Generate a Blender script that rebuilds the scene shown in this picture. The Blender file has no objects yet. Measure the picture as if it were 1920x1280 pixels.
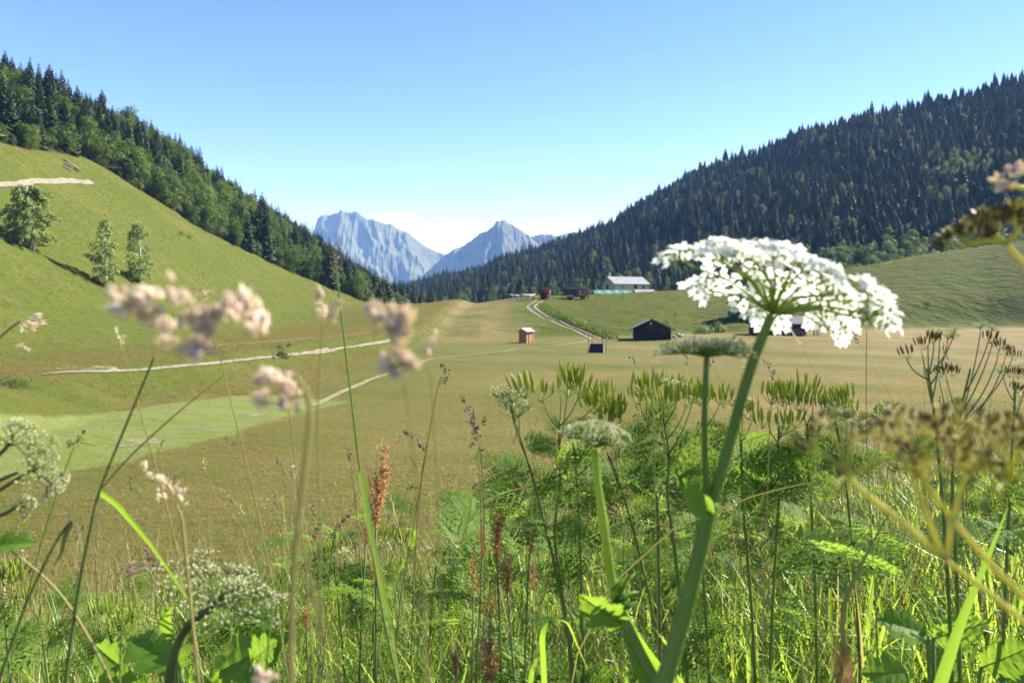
import bpy, bmesh, math, random
import numpy as np
from mathutils import Vector, Matrix, Euler
S = bpy.context.scene
C = S.collection
R = math.radians
random.seed(7); rng = np.random.default_rng(7)

# ---------------------------------------------------------------- camera
F = 1400.0; HX = 960.0; HY = 570.0          # focal length and horizon of the 1920 px photograph
cam = bpy.data.cameras.new('camera'); camo = bpy.data.objects.new('camera', cam); C.objects.link(camo)
camo.location = (0, 0, 0); camo.rotation_euler = (R(90), 0, 0)
cam.sensor_width = 36; cam.lens = 36 * F / 1920
cam.shift_y = -(640 - HY) / 1920
cam.clip_start = 0.02; cam.clip_end = 30000
cam.dof.use_dof = True; cam.dof.focus_distance = 2.0; cam.dof.aperture_fstop = 10.5
S.camera = camo
# ---------------------------------------------------------------- sky, sun, exposure
SUN_AZ, SUN_EL = R(62), R(37)               # azimuth clockwise from +Y
w = bpy.data.worlds.new('World'); S.world = w; w.use_nodes = True
nt = w.node_tree; nt.nodes.clear()
sky = nt.nodes.new('ShaderNodeTexSky'); sky.sky_type = 'NISHITA'; sky.sun_disc = False
sky.sun_elevation = SUN_EL; sky.sun_rotation = SUN_AZ; sky.altitude = 1200
sky.air_density = 1.0; sky.dust_density = 0.0; sky.ozone_density = 2.2
bg = nt.nodes.new('ShaderNodeBackground'); bg.inputs['Strength'].default_value = 0.076
wo = nt.nodes.new('ShaderNodeOutputWorld')
# a small white cloud bank low over the far mountains (part of the sky)
tc = nt.nodes.new('ShaderNodeTexCoord'); cl = None
def cloud_patch(px, py, rx, ry, k):
    d = Vector(((px - HX) / F, 1, (HY - py) / F))
    sep = nt.nodes.new('ShaderNodeSeparateXYZ'); nt.links.new(tc.outputs['Generated'], sep.inputs[0])
    def m(op, a, b=None):
        n = nt.nodes.new('ShaderNodeMath'); n.operation = op
        for i, q in enumerate((a, b)):
            if q is None: continue
            if isinstance(q, (int, float)): n.inputs[i].default_value = q
            else: nt.links.new(q, n.inputs[i])
        return n.outputs[0]
    ax = m('DIVIDE', sep.outputs[0], sep.outputs[1]); az = m('DIVIDE', sep.outputs[2], sep.outputs[1])
    no = nt.nodes.new('ShaderNodeTexNoise'); no.inputs['Scale'].default_value = 45; no.inputs['Detail'].default_value = 6
    nt.links.new(tc.outputs['Generated'], no.inputs['Vector'])
    ux = m('DIVIDE', m('SUBTRACT', ax, d.x), rx / F); uz = m('DIVIDE', m('SUBTRACT', az, d.z), ry / F)
    r2 = m('ADD', m('MULTIPLY', ux, ux), m('MULTIPLY', uz, uz))
    v = m('SUBTRACT', m('SUBTRACT', 1.45, r2), m('MULTIPLY', no.outputs[0], 1.7))
    v = m('MULTIPLY', m('MINIMUM', m('MAXIMUM', v, 0.0), 1.0), k)
    return m('MULTIPLY', v, m('GREATER_THAN', sep.outputs[1], 0.1))
c1 = cloud_patch(738, 412, 70, 20, 0.5); c2 = cloud_patch(900, 452, 330, 60, 0.06)
mx = nt.nodes.new('ShaderNodeMath'); mx.operation = 'MAXIMUM'; nt.links.new(c1, mx.inputs[0]); nt.links.new(c2, mx.inputs[1])
mixc = nt.nodes.new('ShaderNodeMix'); mixc.data_type = 'RGBA'
nt.links.new(mx.outputs[0], mixc.inputs[0]); hs = nt.nodes.new('ShaderNodeHueSaturation'); hs.inputs['Saturation'].default_value = 1.22; hs.inputs['Hue'].default_value = 0.519; nt.links.new(sky.outputs[0], hs.inputs['Color']); nt.links.new(hs.outputs[0], mixc.inputs[6]); mixc.inputs[7].default_value = (17.0, 17.3, 17.6, 1)
nt.links.new(mixc.outputs[2], bg.inputs['Color']); nt.links.new(bg.outputs[0], wo.inputs['Surface'])
sl = bpy.data.lights.new('sun', 'SUN'); sl.energy = 5.0; sl.angle = R(0.5); sl.color = (1, 0.97, 0.92)
so = bpy.data.objects.new('sun', sl); C.objects.link(so)
SD = Vector((math.sin(SUN_AZ) * math.cos(SUN_EL), math.cos(SUN_AZ) * math.cos(SUN_EL), math.sin(SUN_EL)))
so.rotation_euler = SD.to_track_quat('Z', 'Y').to_euler()
S.view_settings.view_transform = 'Standard'; S.view_settings.look = 'None'
S.view_settings.exposure = 2.0; S.view_settings.gamma = 1.0; S.view_settings.use_curve_mapping = False
S.cycles.use_denoising = True; S.cycles.use_adaptive_sampling = True; S.cycles.adaptive_threshold = 0.016
S.cycles.max_bounces = 6; S.cycles.diffuse_bounces = 3; S.cycles.transmission_bounces = 4; S.cycles.volume_bounces = 0
S.cycles.transparent_max_bounces = 6; S.cycles.caustics_reflective = False; S.cycles.caustics_refractive = False

# ---------------------------------------------------------------- helpers
def at(px, py, Y): return Vector(((px - HX) / F * Y, Y, (HY - py) / F * Y))
def tag(o, label=None, cat=None, group=None, kind=None):
    for k, v in (('label', label), ('category', cat), ('group', group), ('kind', kind)):
        if v: o[k] = v
    return o
def thing(name, loc, label, cat, group=None, rz=0):
    o = bpy.data.objects.new(name, None); C.objects.link(o); o.location = loc; o.rotation_euler = (0, 0, rz)
    o.empty_display_size = 0.2
    return tag(o, label, cat, group)
def dup(o, loc=None, rz=None, sc=None, label=None, group=None, parent=None):
    c = o.copy(); C.objects.link(c)
    if parent is not None: c.parent = parent
    if loc is not None: c.location = loc
    if rz is not None: c.rotation_euler = (o.rotation_euler.x, o.rotation_euler.y, rz)
    if sc is not None: c.scale = (sc, sc, sc) if isinstance(sc, (int, float)) else sc
    if label: c['label'] = label
    if group: c['group'] = group
    for ch in list(o.children): dup(ch, parent=c)
    return c
def norm(v):
    v = Vector(v); return v.normalized() if v.length > 1e-9 else Vector((0, 0, 1))
def perp(d):
    d = norm(d); u = d.cross(Vector((0, 0, 1)))
    if u.length < 1e-3: u = d.cross(Vector((1, 0, 0)))
    u.normalize(); return u, d.cross(u)
class MB:
    def __init__(s): s.v = []; s.f = []; s.m = []
    def face(s, pts, mi=0):
        n = len(s.v); s.v += [tuple(p) for p in pts]; s.f.append(tuple(range(n, n + len(pts)))); s.m.append(mi)
    def tube(s, pts, rad, n=6, mi=0, cap=True, rib=0):
        pts = [Vector(p) for p in pts]; k = len(pts)
        if isinstance(rad, (int, float)): rad = [rad] * k
        elif len(rad) == 2 and k > 2: rad = [rad[0] + (rad[1] - rad[0]) * i / (k - 1) for i in range(k)]
        b = len(s.v); u = None
        for i, p in enumerate(pts):
            d = norm(pts[min(i + 1, k - 1)] - pts[max(i - 1, 0)])
            if u is None: u, _ = perp(d)
            else:
                u = u - d * u.dot(d); u = u.normalized() if u.length > 1e-6 else perp(d)[0]
            t = d.cross(u)
            for j in range(n):
                a = 2 * math.pi * j / n; s.v.append(tuple(p + (u * math.cos(a) + t * math.sin(a)) * rad[i] * (1 + rib * (j % 2))))
        for i in range(k - 1):
            for j in range(n):
                s.f.append((b + i * n + j, b + i * n + (j + 1) % n, b + (i + 1) * n + (j + 1) % n, b + (i + 1) * n + j)); s.m.append(mi)
        if cap:
            s.f.append(tuple(b + j for j in range(n))[::-1]); s.m.append(mi)
            s.f.append(tuple(b + (k - 1) * n + j for j in range(n))); s.m.append(mi)
    def spindle(s, p, d, L, r, n=4, mi=0, mid=0.45):
        p = Vector(p); d = norm(d); u, t = perp(d); b = len(s.v)
        s.v.append(tuple(p))
        for j in range(n):
            a = 2 * math.pi * j / n; s.v.append(tuple(p + d * L * mid + (u * math.cos(a) + t * math.sin(a)) * r))
        s.v.append(tuple(p + d * L))
        for j in range(n):
            s.f.append((b, b + 1 + (j + 1) % n, b + 1 + j)); s.f.append((b + n + 1, b + 1 + j, b + 1 + (j + 1) % n)); s.m += [mi, mi]
    def ball(s, p, r, mi=0, n=6):
        p = Vector(p); rx, ry, rz = (r, r, r) if isinstance(r, (int, float)) else r; b = len(s.v); m = n // 2 + 1
        s.v.append((p.x, p.y, p.z - rz))
        for i in range(1, m):
            e = -math.pi / 2 + math.pi * i / m
            for j in range(n):
                a = 2 * math.pi * j / n; s.v.append((p.x + rx * math.cos(e) * math.cos(a), p.y + ry * math.cos(e) * math.sin(a), p.z + rz * math.sin(e)))
        s.v.append((p.x, p.y, p.z + rz)); top = len(s.v) - 1
        for j in range(n):
            s.f.append((b, b + 1 + (j + 1) % n, b + 1 + j)); s.m.append(mi)
            s.f.append((top, top - n + j, top - n + (j + 1) % n)); s.m.append(mi)
        for i in range(m - 2):
            for j in range(n):
                s.f.append((b + 1 + i * n + j, b + 1 + i * n + (j + 1) % n, b + 1 + (i + 1) * n + (j + 1) % n, b + 1 + (i + 1) * n + j)); s.m.append(mi)
    def ribbon(s, pts, wid, side, mi=0, fold=0.0):
        # a leaf blade: two strips meeting in a mid rib
        b = len(s.v); k = len(pts)
        for i, p in enumerate(pts):
            p = Vector(p); d = norm(Vector(pts[min(i + 1, k - 1)]) - Vector(pts[max(i - 1, 0)]))
            sd = side - d * side.dot(d); sd = norm(sd); nn = sd.cross(d)
            wv = wid[i] / 2
            s.v += [tuple(p - sd * wv + nn * wv * fold), tuple(p), tuple(p + sd * wv + nn * wv * fold)]
        for i in range(k - 1):
            q = b + i * 3
            s.f.append((q, q + 1, q + 4, q + 3)); s.f.append((q + 1, q + 2, q + 5, q + 4)); s.m += [mi, mi]
    def box(s, c, d, mi=0, rz=0, rx=0, ry=0):
        b = len(s.v); M = Euler((rx, ry, rz)).to_matrix()
        for sx in (-1, 1):
            for sy in (-1, 1):
                for sz in (-1, 1): s.v.append(tuple(Vector(c) + M @ Vector((sx * d[0] / 2, sy * d[1] / 2, sz * d[2] / 2))))
        for q in ((0, 1, 3, 2), (4, 6, 7, 5), (0, 4, 5, 1), (2, 3, 7, 6), (0, 2, 6, 4), (1, 5, 7, 3)):
            s.f.append(tuple(b + i for i in q)); s.m.append(mi)
    def mesh(s, name, mats, smooth=False):
        me = bpy.data.meshes.new(name); me.from_pydata(s.v, [], s.f)
        for m in (mats if isinstance(mats, (list, tuple)) else [mats]): me.materials.append(m)
        me.polygons.foreach_set('material_index', s.m)
        if smooth: me.polygons.foreach_set('use_smooth', [True] * len(s.f))
        me.update(); return me
    def build(s, name, mats, parent=None, smooth=False):
        o = bpy.data.objects.new(name, s.mesh(name, mats, smooth)); C.objects.link(o)
        if parent is not None: o.parent = parent
        return o
def bez(p0, p1, p2, n=8):
    p0, p1, p2 = Vector(p0), Vector(p1), Vector(p2)
    return [p0 * (1 - t) ** 2 + p1 * 2 * t * (1 - t) + p2 * t * t for t in [i / n for i in range(n + 1)]]
def smooth_line(pts, sub=6):
    pts = [Vector(p) for p in pts]; out = []
    for i in range(len(pts) - 1):
        a, b, c, d = pts[max(i - 1, 0)], pts[i], pts[i + 1], pts[min(i + 2, len(pts) - 1)]
        for k in range(sub):
            t = k / sub
            out.append(0.5 * ((2 * b) + (c - a) * t + (2 * a - 5 * b + 4 * c - d) * t * t + (3 * b - a - 3 * c + d) * t ** 3))
    return out + [pts[-1]]
def rooted(root, P, sub=7):
    # from the ground up into a smooth line, leaving the line's own lower end along its tangent
    L = smooth_line(P, sub) if len(P) > 2 else [Vector(p) for p in P]; d = norm(L[1] - L[0]); g = (L[0] - Vector(root)).length
    return bez(root, L[0] - d * g * .45, L[0], 8)[:-1] + L

# ---------------------------------------------------------------- materials
def mat(name):
    m = bpy.data.materials.new(name); m.use_nodes = True; t = m.node_tree
    return m, t, t.nodes['Principled BSDF'], t.nodes['Material Output']
def nnode(t, typ, **kw):
    n = t.nodes.new(typ)
    for k, v in kw.items(): setattr(n, k, v)
    return n
def mixrgb(t, fac, a, b, blend='MIX'):
    n = t.nodes.new('ShaderNodeMix'); n.data_type = 'RGBA'; n.blend_type = blend
    for i, q in ((0, fac), (6, a), (7, b)):
        if hasattr(q, 'is_output'): t.links.new(q, n.inputs[i])
        elif isinstance(q, (tuple, list)): n.inputs[i].default_value = (*q[:3], 1)
        else: n.inputs[i].default_value = q
    return n.outputs[2]
def noise(t, scale, detail=4, rough=0.55, vec=None, coord='Object', stretch=None):
    n = t.nodes.new('ShaderNodeTexNoise'); n.inputs['Scale'].default_value = scale; n.inputs['Detail'].default_value = detail; n.inputs['Roughness'].default_value = rough
    if vec is None:
        vec = t.nodes.new('ShaderNodeTexCoord').outputs[coord]
    if stretch:
        mp = t.nodes.new('ShaderNodeMapping'); mp.inputs['Scale'].default_value = stretch; t.links.new(vec, mp.inputs[0]); vec = mp.outputs[0]
    t.links.new(vec, n.inputs['Vector']); return n.outputs[0]
def ramp(t, fac, lo, hi):
    n = t.nodes.new('ShaderNodeMapRange'); n.inputs[1].default_value = lo; n.inputs[2].default_value = hi; n.interpolation_type = 'SMOOTHSTEP'
    t.links.new(fac, n.inputs[0]); return n.outputs[0]
def leafmat(name, a, b, trans=0.35, rough=0.55, nscale=6.0, tcol=None, spec=0.35, rnd=0.5):
    m, t, p, out = mat(name)
    oi = nnode(t, 'ShaderNodeObjectInfo')
    nz = ramp(t, noise(t, nscale, 3), 0.3, 0.7)
    mth = nnode(t, 'ShaderNodeMix'); mth.inputs[0].default_value = rnd; t.links.new(nz, mth.inputs[2]); t.links.new(oi.outputs['Random'], mth.inputs[3])
    col = mixrgb(t, mth.outputs[0], a, b)
    t.links.new(col, p.inputs['Base Color']); p.inputs['Roughness'].default_value = rough; p.inputs['Specular IOR Level'].default_value = spec * .5
    if trans:
        tr = nnode(t, 'ShaderNodeBsdfTranslucent')
        t.links.new(mixrgb(t, 0.6, col, tcol or tuple(min(1, c * k) for c, k in zip(b, (1.5, 1.35, 0.6)))), tr.inputs[0])
        ms = nnode(t, 'ShaderNodeMixShader'); ms.inputs[0].default_value = min(.6, trans * 1.25)
        t.links.new(p.outputs[0], ms.inputs[1]); t.links.new(tr.outputs[0], ms.inputs[2]); t.links.new(ms.outputs[0], out.inputs[0])
    return m
def plain(name, a, b=None, rough=0.7, nscale=8, metal=0, spec=0.3, bump=0, stretch=None):
    m, t, p, out = mat(name)
    if b is None: b = tuple(c * 0.75 for c in a)
    nz = noise(t, nscale, 5, 0.6, stretch=stretch)
    t.links.new(mixrgb(t, ramp(t, nz, 0.3, 0.7), a, b), p.inputs['Base Color'])
    p.inputs['Roughness'].default_value = rough; p.inputs['Metallic'].default_value = metal; p.inputs['Specular IOR Level'].default_value = spec
    if bump:
        bn = nnode(t, 'ShaderNodeBump'); bn.inputs['Strength'].default_value = bump; t.links.new(nz, bn.inputs['Height']); t.links.new(bn.outputs[0], p.inputs['Normal'])
    return m
# ---------------------------------------------------------------- terrain
def sstep(t): t = np.clip(t, 0, 1); return t * t * (3 - 2 * t)
_P = rng.uniform(0, 6.28, (40,)); _D = rng.uniform(0, 6.28, (40,))
def fbm(x, y, L, octs=4, seed=0):
    z = np.zeros_like(x, dtype=float); a = 1.0
    for o in range(octs):
        for k in range(3):
            i = (seed * 7 + o * 3 + k) % 40; th = _D[i]
            z += a * np.sin((x * np.cos(th) + y * np.sin(th)) * 6.283 / L + _P[i] + 1.7 * np.sin((x * np.sin(th) - y * np.cos(th)) * 4.1 / L + _P[(i + 5) % 40]))
        L /= 2.03; a *= 0.5
    return z / 3
_px = np.linspace(-700, 100, 1601)
_pz = np.interp(_px, [-700, -300, -195, -172, -150, -114, -81, -68, -51, -40, -36, 100], [165, 118, 80, 67, 60, 51, 29.5, 19.8, 7.9, 2.0, 0.7, 0])
_k = np.hanning(25); _k /= _k.sum(); _pz = np.convolve(np.pad(_pz, 12, mode='edge'), _k, 'valid')
PXA = lambda *p: [(q - HX) / F for q in p]
HA = PXA(100, 560, 690, 800, 900, 1000, 1060, 1110, 1200, 1300, 1400, 1500, 1600, 1700, 1770, 1850, 1920, 2300, 2700)
HYf = [125, 125, 125, 128, 122, 128, 130, 132, 138, 150, 152, 168, 178, 186, 192, 198, 200, 200, 200]
HYc = [215, 215, 212, 215, 218, 224, 226, 236, 250, 255, 257, 258, 258, 255, 252, 250, 248, 240, 240]
HZc = [-4.5, -4, -3.2, -2.0, -0.2, 2.1, 2.0, 2.4, 3.6, 4.7, 5.9, 8.6, 12.4, 15.8, 17.6, 19.4, 21.2, 30, 40]
MA = PXA(400, 700, 800, 830, 1000, 1100, 1300, 1500, 1700, 1900, 2100, 2500, 3200)
MYb = [520, 470, 420, 400, 350, 335, 325, 310, 300, 295, 290, 290, 290]
MZb = [-10, -6, -3, -2, 0, 1, 2, 4, 9, 15, 18, 25, 30]
MYr = [900, 860, 820, 810, 760, 730, 690, 660, 640, 620, 600, 560, 540]
MZr = [0, 8, 20, 26, 49, 66, 117, 149, 163, 183, 200, 225, 250]
LA = PXA(-400, 0, 220, 330, 540, 700, 850, 1000)
LYr = [250, 285, 320, 340, 380, 430, 520, 560]
def H(x, y):
    x = np.asarray(x, float); y = np.asarray(y, float)
    a = np.clip(x / np.maximum(y, 1.0), -1.3, 1.3)
    floor = -6.5 + 0.10 * fbm(x, y, 23, 3, 1) * sstep((y - 10) / 20)
    # the near bank on which the camera stands
    yy = y - 0.35 * np.clip(x, -2, 5)
    bank = np.interp(yy, [-60, -5, 0, 2.9, 4.6, 12.5], [6, -0.75, -1.2, -1.82, -2.6, -7.5]) + 0.03 * fbm(x, y, 1.4, 3, 2)
    z = np.maximum(bank, floor)
    # left flank
    xf = np.interp(y, [30, 48, 87, 120, 200, 300], [-20.5, -21.5, -17, -12, -10, -10])
    z = z + 1.65 * sstep((xf - x) / 6.5) * sstep((y - 4) / 20)
    xe = x + np.maximum(y - 210, 0) * 0.045
    left = np.interp(xe, _px, _pz) * sstep((y + 40) / 60)
    left = left * (1 + 0.05 * fbm(x, y, 60, 2, 3)) + 0.10 * fbm(x, y, 9, 3, 5) * sstep((-30 - x) / 8)
    Lr = np.interp(a, LA, LYr); left = left - np.maximum(y - Lr, 0) * 0.42 * sstep((-x - 15) / 30)
    z = z + left
    # the hump in the middle and on the right
    Yf = np.interp(a, HA, HYf); Yc = np.interp(a, HA, HYc); zc = np.interp(a, HA, HZc)
    t = (y - Yf) / (Yc - Yf)
    s = np.where(t < 1, 1 - (1 - np.clip(t, 0, 1)) ** 1.45, 1.0) * sstep(t * 4)
    hum = (zc + 6.5) * s - np.maximum(y - Yc, 0) * 0.07
    hum = hum + sstep(t * 5) * sstep((a + 0.2) * 8) * 0.16 * fbm(x, y * 1.8, 13, 4, 6)
    z = z + np.where(t > 0, hum, 0)
    # the forested mountain on the right
    Yb = np.interp(a, MA, MYb); zb = np.interp(a, MA, MZb); Yr = np.interp(a, MA, MYr); zr = np.interp(a, MA, MZr)
    u = (y - Yb) / (Yr - Yb)
    mt = zb + (zr - zb) * np.where(u < 1, np.clip(u, -0.2, 1) ** 1 if False else np.clip(u, -0.2, 1), 1) - np.maximum(u - 1, 0) * (zr - zb + 40) * 1.0
    mt = mt + 5.0 * fbm(x, y * 0.7, 150, 3, 8) * sstep(u * 3) * sstep((1.15 - u) * 4) - np.where(u < -0.2, 60 * (-u - 0.2), 0)
    mt = np.maximum(mt, -60)
    z = np.where(y > 150, np.maximum(z, mt), z)
    return np.maximum(z, -70)
def h1(x, y): return float(H(np.array([x]), np.array([y]))[0])
def ground(px, py, y0=8.0, y1=900.0):
    # where the line of sight through a pixel of the photograph first meets the terrain
    Y = np.geomspace(y0, y1, 6000); X = (px - HX) / F * Y; Z = (HY - py) / F * Y
    hit = np.nonzero(H(X, Y) >= Z)[0]
    i = hit[0] if len(hit) else len(Y) - 1
    return Vector((X[i], Y[i], h1(X[i], Y[i])))
def inpoly(x, y, poly):
    c = np.zeros(np.shape(x), bool); n = len(poly)
    for i in range(n):
        (x0, y0), (x1, y1) = poly[i], poly[(i + 1) % n]
        m = ((y0 > y) != (y1 > y)) & (x < (x1 - x0) * (y - y0) / ((y1 - y0) + 1e-12) + x0)
        c ^= m
    return c
def polydist(x, y, poly, closed=True):
    d = np.full(np.shape(x), 1e9); n = len(poly)
    for i in range(n if closed else n - 1):
        (x0, y0), (x1, y1) = poly[i], poly[(i + 1) % n]
        dx, dy = x1 - x0, y1 - y0; t = np.clip(((x - x0) * dx + (y - y0) * dy) / (dx * dx + dy * dy + 1e-9), 0, 1)
        d = np.minimum(d, np.hypot(x - x0 - t * dx, y - y0 - t * dy))
    return d
def flat(px, py, z=-6.4): Y = -z * F / (py - HY); return ((px - HX) / F * Y, Y)
mown = [flat(*p) for p in ((-120, 838), (0, 826), (150, 803), (300, 776), (430, 757), (520, 757), (655, 765), (560, 792), (430, 838), (250, 884), (100, 912), (-120, 950))]
FB = [(-600, 100), (-84.5, 100), (-84.0, 122), (-83.5, 146), (-77.5, 158), (-69, 168), (-60, 181), (-50, 196), (-39, 205), (-34, 260), (-24, 330), (-20, 420), (-30, 700), (-600, 700)]   # wood on the left flank
def forest_left(x, y): return inpoly(x, y, FB)
def forest_right(x, y):
    a = x / np.maximum(y, 1); Yb = np.interp(a, MA, MYb)
    return (y > Yb - 4) & (a > -0.2)
def grid(name, nth, rad, half, origin, m, masks=None):
    th = np.linspace(-half, half, nth); T, Q = np.meshgrid(th, rad, indexing='ij')
    X = origin[0] + Q * np.sin(T); Y = origin[1] + Q * np.cos(T); Z = H(X.ravel(), Y.ravel())
    V = np.stack([X.ravel(), Y.ravel(), Z], 1); nr = len(rad)
    i = np.arange(nth - 1)[:, None] * nr + np.arange(nr - 1)[None]
    q = np.stack([i, i + 1, i + nr + 1, i + nr], -1).reshape(-1, 4)
    me = np_mesh(name, V, q); me.materials.append(m); me.polygons.foreach_set('use_smooth', np.ones(len(q), bool))
    for k, fn in (masks or {}).items():
        at_ = me.attributes.new(k, 'FLOAT', 'POINT'); at_.data.foreach_set('value', fn(V[:, 0], V[:, 1], V[:, 2]).astype(np.float32))
    o = bpy.data.objects.new(name, me); C.objects.link(o); return o
def np_mesh(name, V, q):
    me = bpy.data.meshes.new(name); me.vertices.add(len(V)); me.vertices.foreach_set('co', np.asarray(V, np.float32).ravel())
    n = q.shape[1]; me.loops.add(q.size); me.loops.foreach_set('vertex_index', q.ravel().astype(np.int32))
    me.polygons.add(len(q)); me.polygons.foreach_set('loop_start', np.arange(0, q.size, n, dtype=np.int32)); me.polygons.foreach_set('loop_total', np.full(len(q), n, np.int32))
    me.update(calc_edges=True); return me
def ground_material():
    m, t, p, out = mat('meadow_ground')
    def attr(n): a = nnode(t, 'ShaderNodeAttribute'); a.attribute_name = n; return a.outputs['Fac']
    big = ramp(t, noise(t, 0.045, 5, 0.65), 0.38, 0.62); mid = ramp(t, noise(t, 0.22, 6, 0.65, stretch=(0.6, 1.6, 1)), 0.35, 0.68); fine = ramp(t, noise(t, 2.2, 6, 0.7), 0.25, 0.75)
    green = mixrgb(t, mid, (0.050, 0.074, 0.010), (0.086, 0.084, 0.020)); green = mixrgb(t, big, green, mixrgb(t, fine, (0.044, 0.071, 0.009), (0.066, 0.079, 0.014)))
    brown = mixrgb(t, mid, (0.215, 0.150, 0.078), (0.165, 0.135, 0.050)); brown = mixrgb(t, fine, brown, (0.165, 0.104, 0.055))
    hump = mixrgb(t, mid, (0.044, 0.066, 0.008), (0.074, 0.084, 0.016)); hump = mixrgb(t, fine, hump, (0.052, 0.062, 0.009))
    mw = mixrgb(t, fine, (0.085, 0.125, 0.020), (0.120, 0.150, 0.032)); mw = mixrgb(t, mixrgb(t, mid, (0, 0, 0), (0.5, 0.5, 0.5)), mw, (0.165, 0.15, 0.07))
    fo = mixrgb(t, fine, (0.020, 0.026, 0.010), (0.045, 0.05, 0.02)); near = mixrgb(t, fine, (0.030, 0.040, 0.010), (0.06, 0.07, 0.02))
    c = mixrgb(t, attr('brown'), green, brown); c = mixrgb(t, attr('hump'), c, hump); c = mixrgb(t, attr('mown'), c, mw)
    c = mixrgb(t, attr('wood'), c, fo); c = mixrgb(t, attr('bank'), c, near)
    t.links.new(c, p.inputs['Base Color']); p.inputs['Roughness'].default_value = 0.95; p.inputs['Specular IOR Level'].default_value = 0.05
    b1 = nnode(t, 'ShaderNodeBump'); b1.inputs['Strength'].default_value = 0.8; b1.inputs['Distance'].default_value = 0.12
    t.links.new(noise(t, 5, 6, 0.75), b1.inputs['Height'])
    b2 = nnode(t, 'ShaderNodeBump'); b2.inputs['Distance'].default_value = 1.6; t.links.new(noise(t, 0.42, 5, 0.62, stretch=(0.55, 1.5, 1)), b2.inputs['Height'])
    s_ = nnode(t, 'ShaderNodeMath', operation='MULTIPLY'); s_.inputs[1].default_value = 0.75; t.links.new(attr('hump'), s_.inputs[0])
    a_ = nnode(t, 'ShaderNodeMath', operation='ADD'); a_.inputs[1].default_value = 0.22; t.links.new(s_.outputs[0], a_.inputs[0]); t.links.new(a_.outputs[0], b2.inputs['Strength'])
    t.links.new(b1.outputs[0], b2.inputs['Normal']); t.links.new(b2.outputs[0], p.inputs['Normal'])
    return m
def m_mown(x, y, z):
    d = polydist(x, y, mown); d = np.where(inpoly(x, y, mown), d, -d); return sstep((d + 0.35 + 0.25 * fbm(x, y, 2.5, 3, 4)) / 0.7)
def m_brown(x, y, z):
    v = sstep((z + 6.5 < 0.5) * 1.0) * 0 + sstep((0.9 - (z + 6.5)) / 1.0) * sstep((y - 8) / 6)      # the flat valley floor
    a = x / np.maximum(y, 1)
    v2 = 0.75 * sstep((0.11 - np.abs(a + 0.05)) / 0.11) * sstep((y - 105) / 25) * (y < 240)
    v = np.maximum(v, v2)
    return v * np.clip(0.74 + 0.38 * fbm(x, y * 1.5, 33, 4, 9) + 0.15 * fbm(x, y, 6, 2, 3), 0.1, 1)
def m_hump(x, y, z):
    a = x / np.maximum(y, 1); Yf = np.interp(a, HA, HYf); return sstep((y - Yf - 1) / 12 + .15 * fbm(x, y, 9, 2, 7)) * sstep((a + 0.03) / 0.14 + .2 * fbm(x, y, 14, 2, 8)) * (y < 330)
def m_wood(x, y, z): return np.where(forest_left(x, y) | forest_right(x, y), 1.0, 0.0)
def m_bank(x, y, z): return sstep((9.5 - y) / 2)
rad = np.concatenate([np.geomspace(4.5, 45, 260)[:-1], np.geomspace(45, 280, 420)[:-1], np.geomspace(280, 1000, 110)[:-1], np.geomspace(1000, 6000, 22)])
gnd = grid('meadow_ground', 900, rad, R(68), (0, -5), ground_material(), {'mown': m_mown, 'brown': m_brown, 'hump': m_hump, 'wood': m_wood, 'bank': m_bank})
tag(gnd, kind='structure')

# ---------------------------------------------------------------- paths and bare earth, laid over the meadow
def drape(name, line, wid, m, lift=0.05, jit=0.0, n=4):
    line = smooth_line([Vector((p[0], p[1], 0)) for p in line], 14); V = []; k = len(line)
    wf = wid if callable(wid) else (lambda u: wid)
    for i, p in enumerate(line):
        d = norm(line[min(i + 1, k - 1)] - line[max(i - 1, 0)]); sd = Vector((d.y, -d.x, 0)); wv = wf(i / (k - 1)) * (1 + random.uniform(-jit, jit))
        for j in range(n + 1): q = p + sd * wv * (j / n - 0.5); V.append((q.x, q.y, 0))
    V = np.array(V); V[:, 2] = H(V[:, 0], V[:, 1]) + lift
    i = np.arange(k - 1)[:, None] * (n + 1) + np.arange(n)[None]; q = np.stack([i, i + 1, i + n + 2, i + n + 1], -1).reshape(-1, 4)
    me = np_mesh(name, V, q); me.materials.append(m); o = bpy.data.objects.new(name, me); C.objects.link(o); return o
M_gravel = plain('pale_gravel', (0.20, 0.175, 0.13), (0.13, 0.112, 0.075), 0.9, 1.5, bump=0.3)
M_dirt = plain('dry_track', (0.20, 0.165, 0.088), (0.14, 0.12, 0.06), 0.95, 1.2, bump=0.3)
g2 = lambda *pp: [tuple(ground(*p)[:2]) for p in pp]
tag(drape('footpath', g2((78, 703), (200, 697), (330, 688), (450, 676), (560, 664), (620, 657), (680, 648), (735, 638), (768, 627)), 0.40, M_gravel, 0.06, 0.05), kind='structure')
tag(drape('footpath', g2((545, 666), (575, 663), (600, 660), (622, 657)), lambda u: .45 + .7 * u, M_gravel, 0.08, 0.1), kind='structure')
tag(drape('footpath', g2((668, 650), (705, 644), (735, 638), (768, 627)), lambda u: .45 + 1.0 * u * u, M_gravel, 0.08, 0.1), kind='structure')
tag(drape('footpath', g2((585, 762), (640, 736), (690, 714), (745, 695), (800, 676), (850, 669), (920, 662), (1000, 652), (1060, 646), (1105, 639)), 0.5, M_dirt, 0.05, 0.06), kind='structure')
trk = g2((1118, 637), (1100, 628), (1062, 612), (1030, 599), (1008, 586), (996, 576), (1001, 570), (1012, 564.5))
def offs(line, d):
    o = []
    for i, p in enumerate(line):
        a, b = line[max(i - 1, 0)], line[min(i + 1, len(line) - 1)]; v = norm(Vector((b[0] - a[0], b[1] - a[1], 0))); o.append((p[0] + v.y * d, p[1] - v.x * d))
    return o
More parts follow.
